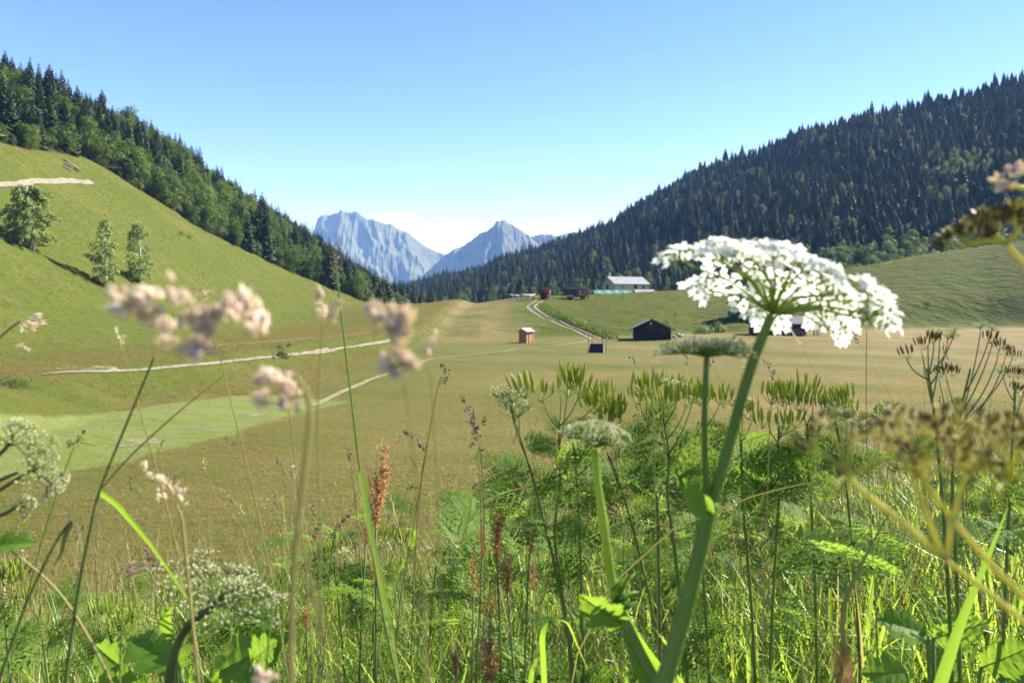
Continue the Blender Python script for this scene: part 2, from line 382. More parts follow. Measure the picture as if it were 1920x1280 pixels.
for s_ in (-0.85, 0.85): tag(drape('farm_track', offs(trk, s_), 0.55, M_gravel, 0.10, 0.2), kind='structure')
tag(drape('farm_track', g2((1108, 640), (1140, 638), (1190, 638), (1260, 636), (1330, 632)), 0.9, M_dirt, 0.08, 0.3), kind='structure')
tag(drape('gravel_road', g2((-60, 350), (0, 347), (50, 344), (100, 341), (140, 340), (172, 342)), 1.0, M_gravel, 0.10, 0.05), kind='structure')
def scar(px0, px1, py, wid):
    tag(drape('bare_earth', g2((px0, py + 1), ((px0 * 2 + px1) / 3, py), ((px0 + 2 * px1) / 3, py - 1), (px1, py - 2)), lambda u: wid * math.sin(3.1416 * min(max(u, .03), .97)), M_scar, 0.02, 0.4), kind='structure')
M_scar = plain('earth', (0.20, 0.165, 0.10), (0.13, 0.13, 0.055), 0.95, 2.5, bump=0.4)
def patchy(m, lo, hi, sc):
    t = m.node_tree; p = t.nodes['Principled BSDF']; t.links.new(ramp(t, noise(t, sc, 5, .7), lo, hi), p.inputs['Alpha'])
patchy(M_scar, .42, .58, 1.6)
scar(205, 300, 832, 2.2); scar(345, 405, 800, 1.3); scar(440, 500, 779, 1.0); scar(75, 225, 690, 3.0); scar(480, 560, 765, 1.2)

# ---------------------------------------------------------------- far mountains
def massif(name, sky, Y, zbase, depth, seed, rough):
    a = np.array([(p[0] - HX) / F for p in sky]); zt = np.array([(HY - p[1]) / F * Y for p in sky])
    A = np.linspace(a[0], a[-1], 420); zr = np.interp(A, a, zt); v = np.linspace(0, 1, 90)
    AA, VV = np.meshgrid(A, v, indexing='ij'); X = AA * Y
    prof = np.where(VV < 0.55, VV / 0.55, 1 - (VV - 0.55) / 0.45 * 0.9)
    Yy = Y + (VV - 0.55) * depth
    rid = np.abs(fbm(X, Yy * 0.35, rough, 5, seed)); rid2 = np.abs(fbm(X + Yy * 0.5, Yy, rough * 0.33, 4, seed + 2))
    hgt = (zr[:, None] - zbase)
    Z = zbase + hgt * prof ** 1.25 - (rid * 0.035 + rid2 * 0.02) * hgt * sstep(prof * 3) * (1 - 0.85 * sstep((prof - 0.8) / 0.2))
    Z += 0.018 * hgt * np.abs(fbm(X, Yy, 55, 3, seed + 1)) * sstep((prof - .7) / .3)
    Yy = Yy + (rid - 0.4) * depth * 0.05
    V = np.stack([X * Yy / Y, Yy, Z], -1).reshape(-1, 3); nr = len(v)
    i = np.arange(len(A) - 1)[:, None] * nr + np.arange(nr - 1)[None]; q = np.stack([i, i + 1, i + nr + 1, i + nr], -1).reshape(-1, 4)
    me = np_mesh(name, V, q); me.materials.append(M_rock); me.polygons.foreach_set('use_smooth', np.ones(len(q), bool)); o = bpy.data.objects.new(name, me); C.objects.link(o); return tag(o, kind='structure')
def rock_material():
    m, t, p, out = mat('limestone')
    geo = nnode(t, 'ShaderNodeNewGeometry'); sp = nnode(t, 'ShaderNodeSeparateXYZ'); t.links.new(geo.outputs['Normal'], sp.inputs[0])
    n1 = noise(t, 0.010, 6, 0.65); n2 = noise(t, 0.025, 6, 0.7, stretch=(1, 1, 0.25))
    ad = nnode(t, 'ShaderNodeMath', operation='ADD'); t.links.new(n1, ad.inputs[0]); t.links.new(sp.outputs[2], ad.inputs[1])
    rk = mixrgb(t, ramp(t, n2, 0.35, 0.65), (0.022, 0.023, 0.024), (0.038, 0.038, 0.038))
    t.links.new(mixrgb(t, ramp(t, ad.outputs[0], 1.05, 1.3), rk, (0.06, 0.075, 0.03)), p.inputs['Base Color']); p.inputs['Roughness'].default_value = 0.95
    return m
M_rock = rock_material()
massif('distant_mountain', [(540, 540), (580, 460), (596, 409), (602, 405), (625, 402), (640, 396), (650, 399), (668, 396), (678, 404), (684, 412), (700, 413), (715, 417), (733, 419), (748, 430), (765, 437), (785, 453), (800, 463), (815, 470), (840, 478), (880, 490), (1000, 515)], 4600, -90, 1800, 11, 540)
massif('distant_peak', [(740, 560), (790, 518), (812, 500), (830, 482), (852, 467), (870, 459), (885, 448), (905, 435), (920, 430), (930, 419), (942, 413), (955, 418), (966, 425), (980, 433), (995, 447), (1015, 462), (1050, 475), (1150, 500)], 3700, -70, 1300, 14, 410)
massif('distant_ridge', [(900, 490), (960, 462), (1000, 444), (1018, 438), (1030, 439), (1046, 444), (1060, 437), (1076, 433), (1092, 440), (1110, 448), (1200, 460), (1320, 500)], 4300, -90, 1250, 17, 425)
# the air: pale haze that turns far slopes blue
def make_haze():
    mb = MB(); z0, z1 = -95, 640; mb.box((0, 3000, (z0 + z1) / 2), (12000, 6600, z1 - z0)); m, t, p, out = mat('haze'); t.nodes.remove(p)
    v = nnode(t, 'ShaderNodeVolumePrincipled'); v.inputs['Color'].default_value = (0.26, 0.50, 1.0, 1); v.inputs['Density'].default_value = HAZE; v.inputs['Absorption Color'].default_value = (1, 1, 1, 1); v.inputs['Anisotropy'].default_value = -0.3
    v.inputs['Density Attribute'].default_value = ''; v.inputs['Color Attribute'].default_value = ''; v.inputs['Temperature Attribute'].default_value = ''
    t.links.new(v.outputs[0], out.inputs['Volume']); return tag(mb.build('haze', m), kind='stuff')
HAZE = 1.4e-4
make_haze()
# ---------------------------------------------------------------- trees
M_bark = plain('bark', (0.10, 0.075, 0.05), (0.05, 0.04, 0.03), 0.95, 3)
M_birchbark = plain('birch_bark', (0.62, 0.60, 0.55), (0.12, 0.10, 0.09), 0.8, 2.2, stretch=(1, 1, 3))
M_spruce = leafmat('spruce_needles', (0.016, 0.032, 0.010), (0.046, 0.068, 0.019), 0.08, 0.6, 0.5, spec=0.25, rnd=0.6)
M_broad = leafmat('broad_leaves', (0.040, 0.078, 0.013), (0.105, 0.160, 0.028), 0.28, 0.5, 0.6, spec=0.3, rnd=0.6)
M_birch = leafmat('birch_leaves', (0.140, 0.195, 0.062), (0.230, 0.285, 0.108), 0.36, 0.45, 0.8, rnd=0.2)
M_redleaf = leafmat('red_leaves', (0.10, 0.02, 0.02), (0.16, 0.04, 0.03), 0.25, 0.5, 0.8)
def spruce_meshes(k, hgt=11.0):
    rr = random.Random(100 + k); c = MB(); R0 = hgt * rr.uniform(0.17, 0.245); lev = 24
    for i in range(lev):
        f = i / (lev - 1); z = hgt * (0.05 + 0.92 * f ** 0.93); r = R0 * (1 - f) ** 0.80 * rr.uniform(0.85, 1.12) + 0.12
        nb = max(4, int(10 - 5 * f)); a0 = rr.uniform(0, 6.28)
        for j in range(nb):
            a = a0 + 6.283 * j / nb + rr.uniform(-.25, .25); L = r * rr.uniform(0.7, 1.15); d = Vector((math.cos(a), math.sin(a), 0)); sd = Vector((-d.y, d.x, 0))
            dz = L * rr.uniform(0.25, 0.5); wv = L * rr.uniform(0.26, 0.36) + 0.06; p0 = Vector((0, 0, z)); p1 = p0 + d * L * .55 + Vector((0, 0, -dz * .25)); p2 = p0 + d * L + Vector((0, 0, -dz * (.6 if f < .6 else -.1)))
            m1 = p0 + d * L * .8 + Vector((0, 0, -dz * .5))
            c.face([p0, p1 - sd * wv, p1 + Vector((0, 0, .06 * L))]); c.face([p0, p1 + Vector((0, 0, .06 * L)), p1 + sd * wv])
            c.face([p1 - sd * wv, m1 - sd * wv * .75 + Vector((0, 0, -.12 * L)), p2, p1 + Vector((0, 0, .06 * L))]); c.face([p1 + Vector((0, 0, .06 * L)), p2, m1 + sd * wv * .75 + Vector((0, 0, -.12 * L)), p1 + sd * wv])
            c.face([p1, m1 + Vector((0, 0, -.32 * L)), p2])
            for s in (-1, 1): c.face([p1 + sd * wv * s * .5, p1 + sd * wv * s * .9 + d * L * .2 + Vector((0, 0, -.28 * L)), m1 + sd * wv * s * .6])
    c.spindle((0, 0, hgt * .93), (0, 0, 1), hgt * .055, .10)
    t = MB(); t.tube([(0, 0, -.6), (0, 0, hgt * .5), (0, 0, hgt * .95)], [.20, .12, .02], 6)
    return c.mesh('spruce_crown', M_spruce), t.mesh('spruce_trunk', M_bark, True)
def limb_tree(mb, hgt, n, rr, r0=.2, up=.75):
    mb.tube([(0, 0, -.5), (.05, .02, hgt * .3), (.0, .08, hgt * .62), (.04, .02, hgt * .92)], [r0, r0 * .75, r0 * .4, .02], 7)
    for i in range(n):
        z = hgt * rr.uniform(.22, .75); a = 6.283 * i / n * 1.62 + rr.uniform(-.3, .3); L = hgt * .32 * (1.15 - z / hgt); d = Vector((math.cos(a), math.sin(a), up))
        mb.tube(bez((0, 0, z), Vector((0, 0, z)) + d * L * .5, Vector((0, 0, z)) + d * L + Vector((0, 0, -.1 * L)), 4), [r0 * .4, .015], 5)
def leafquad(c, p, nrm, s, rr):
    u, t = perp(nrm); a = rr.uniform(0, 6.28); u, t = u * math.cos(a) + t * math.sin(a), t * math.cos(a) - u * math.sin(a)
    p = Vector(p); c.face([p - u * s, p - t * s * .55, p + u * s, p + t * s * .6])
def broad_meshes(k, hgt=9.0, spread=.34, n=1700, s=.20, m=None, low=.14, gaps=17):
    rr = random.Random(200 + k); c = MB(); cl = []
    for i in range(gaps):
        f = rr.uniform(low, .90); rm = hgt * spread * math.sin(math.pi * min(1, (f - low + .13) / (1.08 - low))) ** .7; a = rr.uniform(0, 6.28); q = rr.uniform(.2, .8) * rm
        cl.append((Vector((math.cos(a) * q, math.sin(a) * q, f * hgt)), hgt * rr.uniform(.09, .17)))
    cl.append((Vector((0, 0, hgt * .86)), hgt * .12))
    for i in range(n):
        p, r = cl[rr.randrange(len(cl))]; d = Vector((rr.gauss(0, 1), rr.gauss(0, 1), rr.gauss(.25, 1))).normalized(); q = p + d * r * rr.uniform(.55, 1.08); q.z = max(q.z, .25)
        leafquad(c, q, (d + Vector((rr.gauss(0, .55), rr.gauss(0, .55), rr.gauss(.35, .55)))), s * rr.uniform(.6, 1.3), rr)
    t = MB(); limb_tree(t, hgt, 6, rr, .17)
    return c.mesh('broad_crown', m or M_broad), t.mesh('broad_trunk', M_bark, True)
SP = [spruce_meshes(k) for k in range(5)]; BR = [broad_meshes(k) for k in range(4)]
def tree(name, crown, trunk, loc, rz, sc, label, group=None, cat='tree'):
    o = thing(name, loc, label, cat, group, rz); o.scale = (sc, sc, sc) if isinstance(sc, (int, float)) else sc
    for n, me in (('crown', crown), ('trunk', trunk)):
        c = bpy.data.objects.new(n, me); C.objects.link(c); c.parent = o
    return o
def scatter_gn(name, protos, P, rot, scl, idx, kind='stuff'):
    col = bpy.data.collections.new(name + '_shapes')
    for i, me in enumerate(protos):
        o = bpy.data.objects.new('%s_shape_%02d' % (name, i), me); col.objects.link(o)
    n = len(P); me = bpy.data.meshes.new(name); me.vertices.add(n); me.vertices.foreach_set('co', np.asarray(P, np.float32).ravel())
    me.attributes.new('rot', 'FLOAT_VECTOR', 'POINT').data.foreach_set('vector', np.asarray(rot, np.float32).ravel())
    me.attributes.new('scl', 'FLOAT_VECTOR', 'POINT').data.foreach_set('vector', np.asarray(scl, np.float32).ravel())
    me.attributes.new('idx', 'INT', 'POINT').data.foreach_set('value', np.asarray(idx, np.int32))
    o = bpy.data.objects.new(name, me); C.objects.link(o)
    g = bpy.data.node_groups.new(name, 'GeometryNodeTree'); g.interface.new_socket('Geometry', in_out='INPUT', socket_type='NodeSocketGeometry'); g.interface.new_socket('Geometry', in_out='OUTPUT', socket_type='NodeSocketGeometry')
    gi = g.nodes.new('NodeGroupInput'); go = g.nodes.new('NodeGroupOutput'); ip = g.nodes.new('GeometryNodeInstanceOnPoints'); ci = g.nodes.new('GeometryNodeCollectionInfo')
    ci.inputs['Collection'].default_value = col; ci.inputs['Separate Children'].default_value = True; ci.inputs['Reset Children'].default_value = True
    def na(nm, dt): a = g.nodes.new('GeometryNodeInputNamedAttribute'); a.data_type = dt; a.inputs['Name'].default_value = nm; return [s for s in a.outputs if s.enabled][0]
    er = g.nodes.new('FunctionNodeEulerToRotation'); g.links.new(na('rot', 'FLOAT_VECTOR'), er.inputs[0])
    L = g.links; L.new(gi.outputs[0], ip.inputs['Points']); L.new(ci.outputs[0], ip.inputs['Instance']); ip.inputs['Pick Instance'].default_value = True
    L.new(na('idx', 'INT'), ip.inputs['Instance Index']); L.new(er.outputs[0], ip.inputs['Rotation']); L.new(na('scl', 'FLOAT_VECTOR'), ip.inputs['Scale']); L.new(ip.outputs[0], go.inputs[0])
    md = o.modifiers.new('scatter', 'NODES'); md.node_group = g
    return tag(o, kind=kind)
def joined(pair):
    # crown and trunk in one mesh, for the far wood
    a, b = pair; me = a.copy(); bm = bmesh.new(); bm.from_mesh(a); n = len(bm.faces); bm.from_mesh(b); bm.faces.ensure_lookup_table()
    me.materials.append(M_bark)
    for f in bm.faces[n:]: f.material_index = 1
    bm.to_mesh(me); bm.free(); return me
def jgrid(x0, x1, y0, y1, s):
    X, Y = np.meshgrid(np.arange(x0, x1, s), np.arange(y0, y1, s)); X = X.ravel() + rng.uniform(-.5, .5, X.size) * s * .95; Y = Y.ravel() + rng.uniform(-.5, .5, Y.size) * s * .95; return X, Y
# left wood
X, Y = jgrid(-300, -12, 100, 470, 4.5); a = X / Y
k = forest_left(X, Y) & (a > -0.80) & (Y < np.interp(a, LA, LYr) + 22); X, Y = X[k], Y[k]; a = X / Y
dB = polydist(X, Y, FB, False)
decp = np.clip(0.40 + 0.5 * fbm(X, Y, 46, 3, 12) + 0.45 * np.exp(-dB / 14) * (a > -0.53) * (a < -.30), 0, 0.85)
decp = np.where(a < -0.545, np.where(dB < 20, 0.06, 0.35), decp); decp = np.where(a > -0.26, decp * .35, decp)
dec = rng.random(len(X)) < decp
sc = np.where(dec, rng.uniform(.75, 1.2, len(X)), rng.uniform(.72, 1.25, len(X)) + .18 * (rng.random(len(X)) < .2)) * np.clip(.80 + .0004 * Y, .8, 1.0); thin = sc > 0
LT = [(x, y, bool(d), s, 'left') for x, y, d, s in zip(X, Y, dec, sc)]
# right mountain
X, Y = jgrid(-170, 620, 285, 860, 5.0); a = X / Y; Yr = np.interp(a, MA, MYr); Yb = np.interp(a, MA, MYb)
k = forest_right(X, Y) & (a < 0.80) & (Y < Yr + 25) & (a > -.16); X, Y = X[k], Y[k]; a = X / Y; u = (Y - Yb[k]) / (Yr[k] - Yb[k])
dp = np.where(u < 0.10, np.where(a > .42, .9, .22), 0.035) + .9 * (fbm(X, Y, 75, 3, 15) > .75) * (a > .35) * (u < .5) + .55 * (((a - .60) / .05) ** 2 + ((u - .42) / .07) ** 2 < 1)
dec = rng.random(len(X)) < dp; sc = np.where(dec, rng.uniform(.7, 1.05, len(X)), np.exp(rng.normal(-.38, .26, len(X))).clip(.45, 1.5))
RT = [(x, y, bool(d), s, 'right') for x, y, d, s in zip(X, Y, dec, sc)]
ED = []
for q in range(150):
    (x0, y0), (x1, y1) = random.choice(list(zip(FB[2:8], FB[3:9]))); f = random.random(); x, y = x0 + (x1 - x0) * f + random.uniform(-2.5, 0.6), y0 + (y1 - y0) * f + random.uniform(-1.0, 3.5); ED.append((x, y, True, random.uniform(.22, .55) if random.random() < .8 else random.uniform(.6, 1.0), 'left'))
ALL = LT + RT + ED; XA = np.array([t[0] for t in ALL]); YA = np.array([t[1] for t in ALL]); ZA = H(XA, YA) - .15; SA = np.array([t[3] for t in ALL]); DA = np.array([t[2] for t in ALL]); SIDE = np.array([t[4] == 'left' for t in ALL])
inview = (np.abs(XA / YA) < .70)
def pick(mask, n):
    i = np.nonzero(mask & inview)[0]; return i[np.argsort(-(SA[i] / YA[i]))][:n]
def place(kind, idx, n_taken=None):
    for i in idx:
        L = 'left' if SIDE[i] else 'right'; rz = random.uniform(0, 6.28); s = float(SA[i])
        if kind == 'spruce':
            c, t = SP[random.randrange(5)]; wv = s * random.uniform(.85, 1.15)
            tree('spruce_tree', c, t, (XA[i], YA[i], ZA[i]), rz, (wv, wv, s), 'dark green pointed spruce in the dense wood on the sunlit left hillside' if SIDE[i] else 'blue green spruce at the shaded foot of the right mountain', 'spruces of the left wood' if SIDE[i] else 'spruces at the foot of the right mountain')
        else:
            c, t = BR[random.randrange(4)]; wv = s * random.uniform(.9, 1.25)
            tree('broadleaf_tree', c, t, (XA[i], YA[i], ZA[i]), rz, (wv, wv, s), 'bright green round broadleaf tree among the spruces of the left hillside' if SIDE[i] else 'round broadleaf tree lit from behind at the foot of the right mountain', 'broadleaf trees of the left wood' if SIDE[i] else 'broadleaf trees below the right mountain')
sp_i = np.concatenate([pick(~DA & SIDE, 235), pick(~DA & ~SIDE, 60)]); br_i = np.concatenate([pick(DA & SIDE, 225), pick(DA & ~SIDE, 70)])
place('spruce', sp_i); place('broad', br_i)
rest = np.ones(len(ALL), bool); rest[sp_i] = False; rest[br_i] = False
for nm, side in (('hillside_wood', SIDE), ('mountain_forest', ~SIDE)):
    i = np.nonzero(rest & side)[0]; P = np.stack([XA[i], YA[i], ZA[i]], 1); rot = np.zeros_like(P); rot[:, 2] = rng.uniform(0, 6.28, len(i)); wv = SA[i] * rng.uniform(.85, 1.2, len(i))
    scatter_gn(nm, [joined(q) for q in SP + BR], P, rot, np.stack([wv, wv, SA[i]], 1), np.where(DA[i], 5 + rng.integers(0, 4, len(i)), rng.integers(0, 5, len(i))))
# lone trees on the left meadow
def birch(px, py, hpx, k, wid, label, dense, multi=False):
    g = ground(px, py, 40); hgt = hpx / F * g.y; rr = random.Random(k); t = MB(); c = MB()
    stems = 3 if multi else 1
    for s in range(stems):
        off = Vector((rr.uniform(-.3, .3), rr.uniform(-.2, .2), 0)) * (stems > 1); lean = Vector((rr.uniform(-.9, .9), rr.uniform(-.5, .5), 0)) * (stems > 1) * .9
        ln = [off + lean * f + Vector((.12 * math.sin(5 * f), 0, hgt * .97 * f - .3)) for f in (0, .2, .4, .6, .8, 1)]
        t.tube(ln, [.15, .12, .10, .07, .04, .01], 7)
        for i in range(46 // stems + 10):
            f = rr.uniform(.06, .97); p = Vector(ln[0]).lerp(Vector(ln[-1]), f); a = rr.uniform(0, 6.28); L = wid * hgt * (math.sin(math.pi * (f * .80 + .14)) ** .6 if multi else min(1, (1.02 - f) / .42) ** .7 * (.62 + .38 * min(1, f / .2))) * rr.uniform(.55, 1.0)
            d = Vector((math.cos(a), math.sin(a), .55)); e = p + d * L * .7 + Vector((0, 0, -.05 * L)); q = p + d * L + Vector((0, 0, -.55 * L))
            t.tube(bez(p, e, q, 4), [.03, .006], 4)
            pts = bez(p, e, q, 8)
            for j in range(int(dense)):
                w0 = pts[rr.randrange(2, 9)] + Vector((rr.gauss(0, .15), rr.gauss(0, .15), rr.gauss(-.15, .22))) * hgt * .11; w0.z = max(w0.z, hgt * (.05 if multi else .07)); leafquad(c, w0, (rr.gauss(0, 1), rr.gauss(0, 1), rr.gauss(.2, .8)), rr.uniform(.09, .19), rr)
    o = thing('birch_tree', g, label, 'tree', 'lone trees on the left meadow'); t.build('trunk', M_birchbark, o, True); c.build('crown', M_birch, o); return o
birch(58, 466, 126, 3, .40, 'broad bushy multi-stemmed tree standing alone high on the left meadow', 150, True)
birch(197, 537, 138, 4, .19, 'slender airy birch with a white trunk, the thinner of the pair on the left slope', 52)
birch(262, 532, 130, 5, .23, 'denser darker birch right of the slender white-trunked one on the left slope', 78)
def bush(px, py, hpx, wpx, label, name='bush', m=None, n=500, k=0, cat='bush', y0=60, group=None):
    g = ground(px, py, y0); hgt = hpx / F * g.y; rr = random.Random(900 + k + int(px)); c = MB(); t = MB()
    for i in range(n):
        d = Vector((rr.gauss(0, 1), rr.gauss(0, 1), abs(rr.gauss(0, 1)))).normalized() * rr.uniform(.5, 1.05); lump = 1 + .3 * math.sin(d.x * 7 + k) * math.sin(d.z * 6 + px)
        leafquad(c, (d.x * wpx / F * g.y * .5 * lump, d.y * wpx / F * g.y * .5, max(.03, d.z * hgt * lump)), d + Vector((rr.gauss(0, .5), rr.gauss(0, .5), .3)), hgt * rr.uniform(.06, .14), rr)
    for i in range(5): t.tube([(0, 0, -.1), (rr.uniform(-.2, .2) * hgt, rr.uniform(-.2, .2) * hgt, hgt * .6)], [.04, .01], 4)
    o = thing(name, g, label, cat, group); t.build('stem', M_bark, o); c.build('crown', m or M_broad, o); return o
bush(1386, 598, 52, 42, 'dark green round tree half hidden behind the big white flower head, on the grassy hump', 'small_tree', None, 900, 1, 'tree')
bush(1022, 561, 24, 20, 'small dark red leaved tree beside the cattle at the top of the farm track', 'red_leaved_tree', M_redleaf, 500, 2, 'tree')
bush(1318, 625, 14, 40, 'low dark green bush right of the gabled hut', k=3); bush(1345, 621, 18, 36, 'low bushy shrub between the gabled hut and the long log chalet', k=4)
bush(30, 722, 18, 80, 'dark green weedy clump beside the start of the pale footpath', k=5, y0=30)
bush(530, 670, 14, 30, 'dull green shrub standing just before the widened patch of the pale footpath', k=6, y0=40)
for px, py, l in ((1320, 560, 'dark dwarf shrub on the grassy hump below the roof behind the flower'), (1252, 606, 'dark tussock shrub on the slope above the gabled hut'), (1170, 560, 'small dark shrub under the green sheeting at the top of the hump'), (1740, 570, 'dark tuft on the right grassy slope beyond the flower'), (1268, 592, 'tiny dark shrub low on the hump'), (340, 440, 'small dark shrub near the wood edge on the left meadow'), (355, 446, 'dwarf shrub just right of the other at the left wood edge')):
    bush(px, py, 8, 17, l, 'dwarf_shrub', None, 160, 7)
# hedge bank beside the farm track
def hedge():
    rr = random.Random(5); c = MB(); ln = smooth_line([Vector((p[0], p[1], 0)) for p in offs(trk, 2.6)][:6], 30)
    for p in ln:
        for j in range(16):
            q = Vector((p.x + rr.uniform(-.9, 1.2), p.y + rr.uniform(-1, 1), 0)); z = h1(q.x, q.y) if j % 4 == 0 else z
            leafquad(c, (q.x, q.y, z + rr.uniform(0, 1.1)), (rr.gauss(0, 1), rr.gauss(0, 1), rr.gauss(.3, .7)), rr.uniform(.12, .26), rr)
    tag(c.build('hedge', M_broad), 'dark green bank of rough growth along the right side of the farm track', 'hedge')
hedge()
# ---------------------------------------------------------------- buildings
M_plaster = plain('pale_plaster', (0.56, 0.46, 0.27), (0.46, 0.38, 0.22), 0.9, 0.8)
M_dwood = plain('dark_log_wood', (0.035, 0.024, 0.017), (0.014, 0.011, 0.009), 0.85, 3, bump=.4, stretch=(.4, .4, 5))
M_owood = plain('orange_wood', (0.42, 0.20, 0.09), (0.30, 0.14, 0.06), 0.75, 4, bump=.2, stretch=(6, 6, .5))
M_bwood = plain('brown_wood', (0.10, 0.045, 0.025), (0.055, 0.027, 0.017), 0.8, 4, stretch=(5, 5, .6))
M_metal = plain('pale_metal_roof', (0.29, 0.28, 0.28), (0.23, 0.225, 0.22), 0.45, 1.5, metal=.0)
M_groof = plain('grey_roof', (0.24, 0.235, 0.24), (0.18, 0.175, 0.18), 0.7, 2)
M_droof = plain('dark_shingles', (0.10, 0.095, 0.095), (0.05, 0.048, 0.05), 0.8, 4)
M_green = plain('green_sheeting', (0.085, 0.22, 0.165), (0.06, 0.16, 0.12), 0.6, .7)
M_dark = plain('dark_opening', (0.012, 0.011, 0.012), (0.008, 0.008, 0.008), 0.6)
M_black = plain('black_tarp', (0.016, 0.017, 0.022), (0.010, 0.010, 0.014), 0.55, 3)
M_white = plain('white_paint', (0.72, 0.70, 0.66), None, 0.6)
M_stone = plain('field_stone', (0.36, 0.34, 0.30), (0.20, 0.19, 0.17), 0.95, 4, bump=.4)
M_grey = plain('weathered_wood', (0.34, 0.29, 0.20), (0.22, 0.18, 0.12), 0.9, 4, stretch=(4, 4, .7))
M_glass = plain('window_glass', (0.03, 0.04, 0.05), None, 0.1, spec=.8)
def house(name, loc, rz, L, W, hw, hr, wm, rm, label, cat, over=.5, thick=.16, doors=(), windows=(), planks=0, seams=0, skirt=0):
    o = thing(name, loc, label, cat, None, R(rz))
    b = MB(); x0, x1, y0, y1 = -L / 2, L / 2, -W / 2, W / 2; z0 = -1.2
    P = lambda x: [(x, y0, z0), (x, y1, z0), (x, y1, hw), (x, 0, hw + hr), (x, y0, hw)]
    A, B = P(x0), P(x1); b.face(A[::-1]); b.face(B)
    for i in (0, 1, 2, 3, 4):
        if i in (2, 3): continue
        j = (i + 1) % 5
        if i == 0: b.face([A[0], A[1], B[1], B[0]][::-1])
        elif i == 1: b.face([A[1], A[2], B[2], B[1]][::-1])
        else: b.face([A[4], A[0], B[0], B[4]][::-1])
    if planks:                                   # horizontal logs
        n = int(hw / planks)
        for i in range(n):
            z = (i + .5) * planks
            for y in (y0 - .03, y1 + .03): b.tube([(x0 - .18, y, z), (x1 + .18, y, z)], planks * .46, 6)
            for x in (x0 - .03, x1 + .03): b.tube([(x, y0 - .18, z + planks * .3), (x, y1 + .18, z + planks * .3)], planks * .46, 6)
    b.build('wall', wm, o)
    r = MB(); sl = hr / (W / 2); ov = over
    for s in (-1, 1):
        a = Vector((x0 - ov, 0, hw + hr + .05)); e = Vector((x0 - ov, s * (W / 2 + ov), hw - sl * ov + .05)); up = Vector((0, 0, thick)); dx = Vector((L + 2 * ov, 0, 0))
        q = [a, e, e + dx, a + dx]; qu = [p + up for p in q]
        r.face(qu if s < 0 else qu[::-1]); r.face(q[::-1] if s < 0 else q)
        for i in range(4):
            j = (i + 1) % 4; r.face([q[i], q[j], qu[j], qu[i]])
        for i in range(seams):
            x = x0 - ov + (L + 2 * ov) * (i + .5) / seams; r.tube([(x, 0, hw + hr + .06 + thick), (x, s * (W / 2 + ov), hw - sl * ov + .06 + thick)], .035, 4)
    r.tube([(x0 - ov, 0, hw + hr + .05 + thick), (x1 + ov, 0, hw + hr + .05 + thick)], .09, 6)
    r.build('roof', rm, o)
    def opening(nm, face, u, z, ww, hh, m_, fm):
        d = MB(); f = MB(); t = .05
        if face == 'front': c = Vector((u, y0, z)); dd = (ww, t, hh); fr = [((0, 0, hh / 2 + .05), (ww + .2, t * 1.6, .1)), ((0, 0, -hh / 2 - .05), (ww + .2, t * 1.6, .1)), ((ww / 2 + .05, 0, 0), (.1, t * 1.6, hh)), ((-ww / 2 - .05, 0, 0), (.1, t * 1.6, hh))]
        else:
            x = x0 if face == 'left' else x1; c = Vector((x, u, z)); dd = (t, ww, hh); fr = [((0, 0, hh / 2 + .05), (t * 1.6, ww + .2, .1)), ((0, 0, -hh / 2 - .05), (t * 1.6, ww + .2, .1)), ((0, ww / 2 + .05, 0), (t * 1.6, .1, hh)), ((0, -ww / 2 - .05, 0), (t * 1.6, .1, hh))]
        d.box(c, dd); od = d.build(nm, m_, o)
        for q, s in fr: f.box(c + Vector(q), s)
        f.build('frame', fm, od)
    for a in doors: opening('door', *a)
    for a in windows: opening('window', *a)
    return o
def base(px, py, y0=60): return ground(px, py, y0)
def zat(px, Y): return Vector(((px - HX) / F * Y, Y, h1((px - HX) / F * Y, Y)))
def hz(py, Y): return (HY - py) / F * Y
# farmhouse on the hump
p = zat(1172, 266); hw = hz(531.5, 262) - p.z
fh = house('farmhouse', p, 24, 13.6, 8.5, hw, 2.3, M_plaster, M_metal, 'long pale farmhouse with a bright metal roof behind the green sheeting on the hump', 'house', .7, .14, [('front', 1.6, hw - 1.45, 1.0, 1.9, M_dark, M_bwood)], [('front', -3.6, hw - 1.2, .8, .9, M_glass, M_bwood), ('front', 5.0, hw - 1.2, .8, .9, M_glass, M_bwood), ('left', .8, hw - 1.2, 1.2, 1.5, M_dark, M_bwood)], 0, 22)
ch = MB(); ch.box((-6.0, 0.6, hw + 3.0), (.55, .55, 1.5)); ch.box((-6.0, .6, hw + 3.8), (.75, .75, .12)); ch.build('chimney', M_white, fh)
p = zat(1318, 268); hw = hz(535, 262) - p.z
house('barn', p, 36, 9.5, 8, hw, 2.3, M_plaster, M_groof, 'pale barn with a grey roof partly hidden by the left edge of the white flower', 'barn', .6, .14, [('left', -.5, hw - 1.6, 1.4, 1.7, M_dark, M_bwood)], [('front', 2, hw - 1.1, .7, .8, M_glass, M_bwood)], 0, 14)
p = zat(1207, 254); house('low_shed', p, 10, 6.6, 3.4, hz(548.5, 254) - p.z, .95, M_dwood, M_groof, 'low grey-roofed shed with a dark gable at the right end of the green sheeting', 'shed', .35, .1, [('right', 0, .4, 1.1, 1.0, M_dark, M_bwood)], planks=.3)
p = zat(1497, 262); house('dark_hut', p, 20, 4.4, 3.6, max(.8, hz(522, 262) - p.z), 1.3, M_dwood, M_droof, 'small dark hut glimpsed through the white flower head on the upper slope', 'hut', .4, .12, [('front', 0, .6, .9, 1.5, M_dark, M_bwood)], planks=.3)
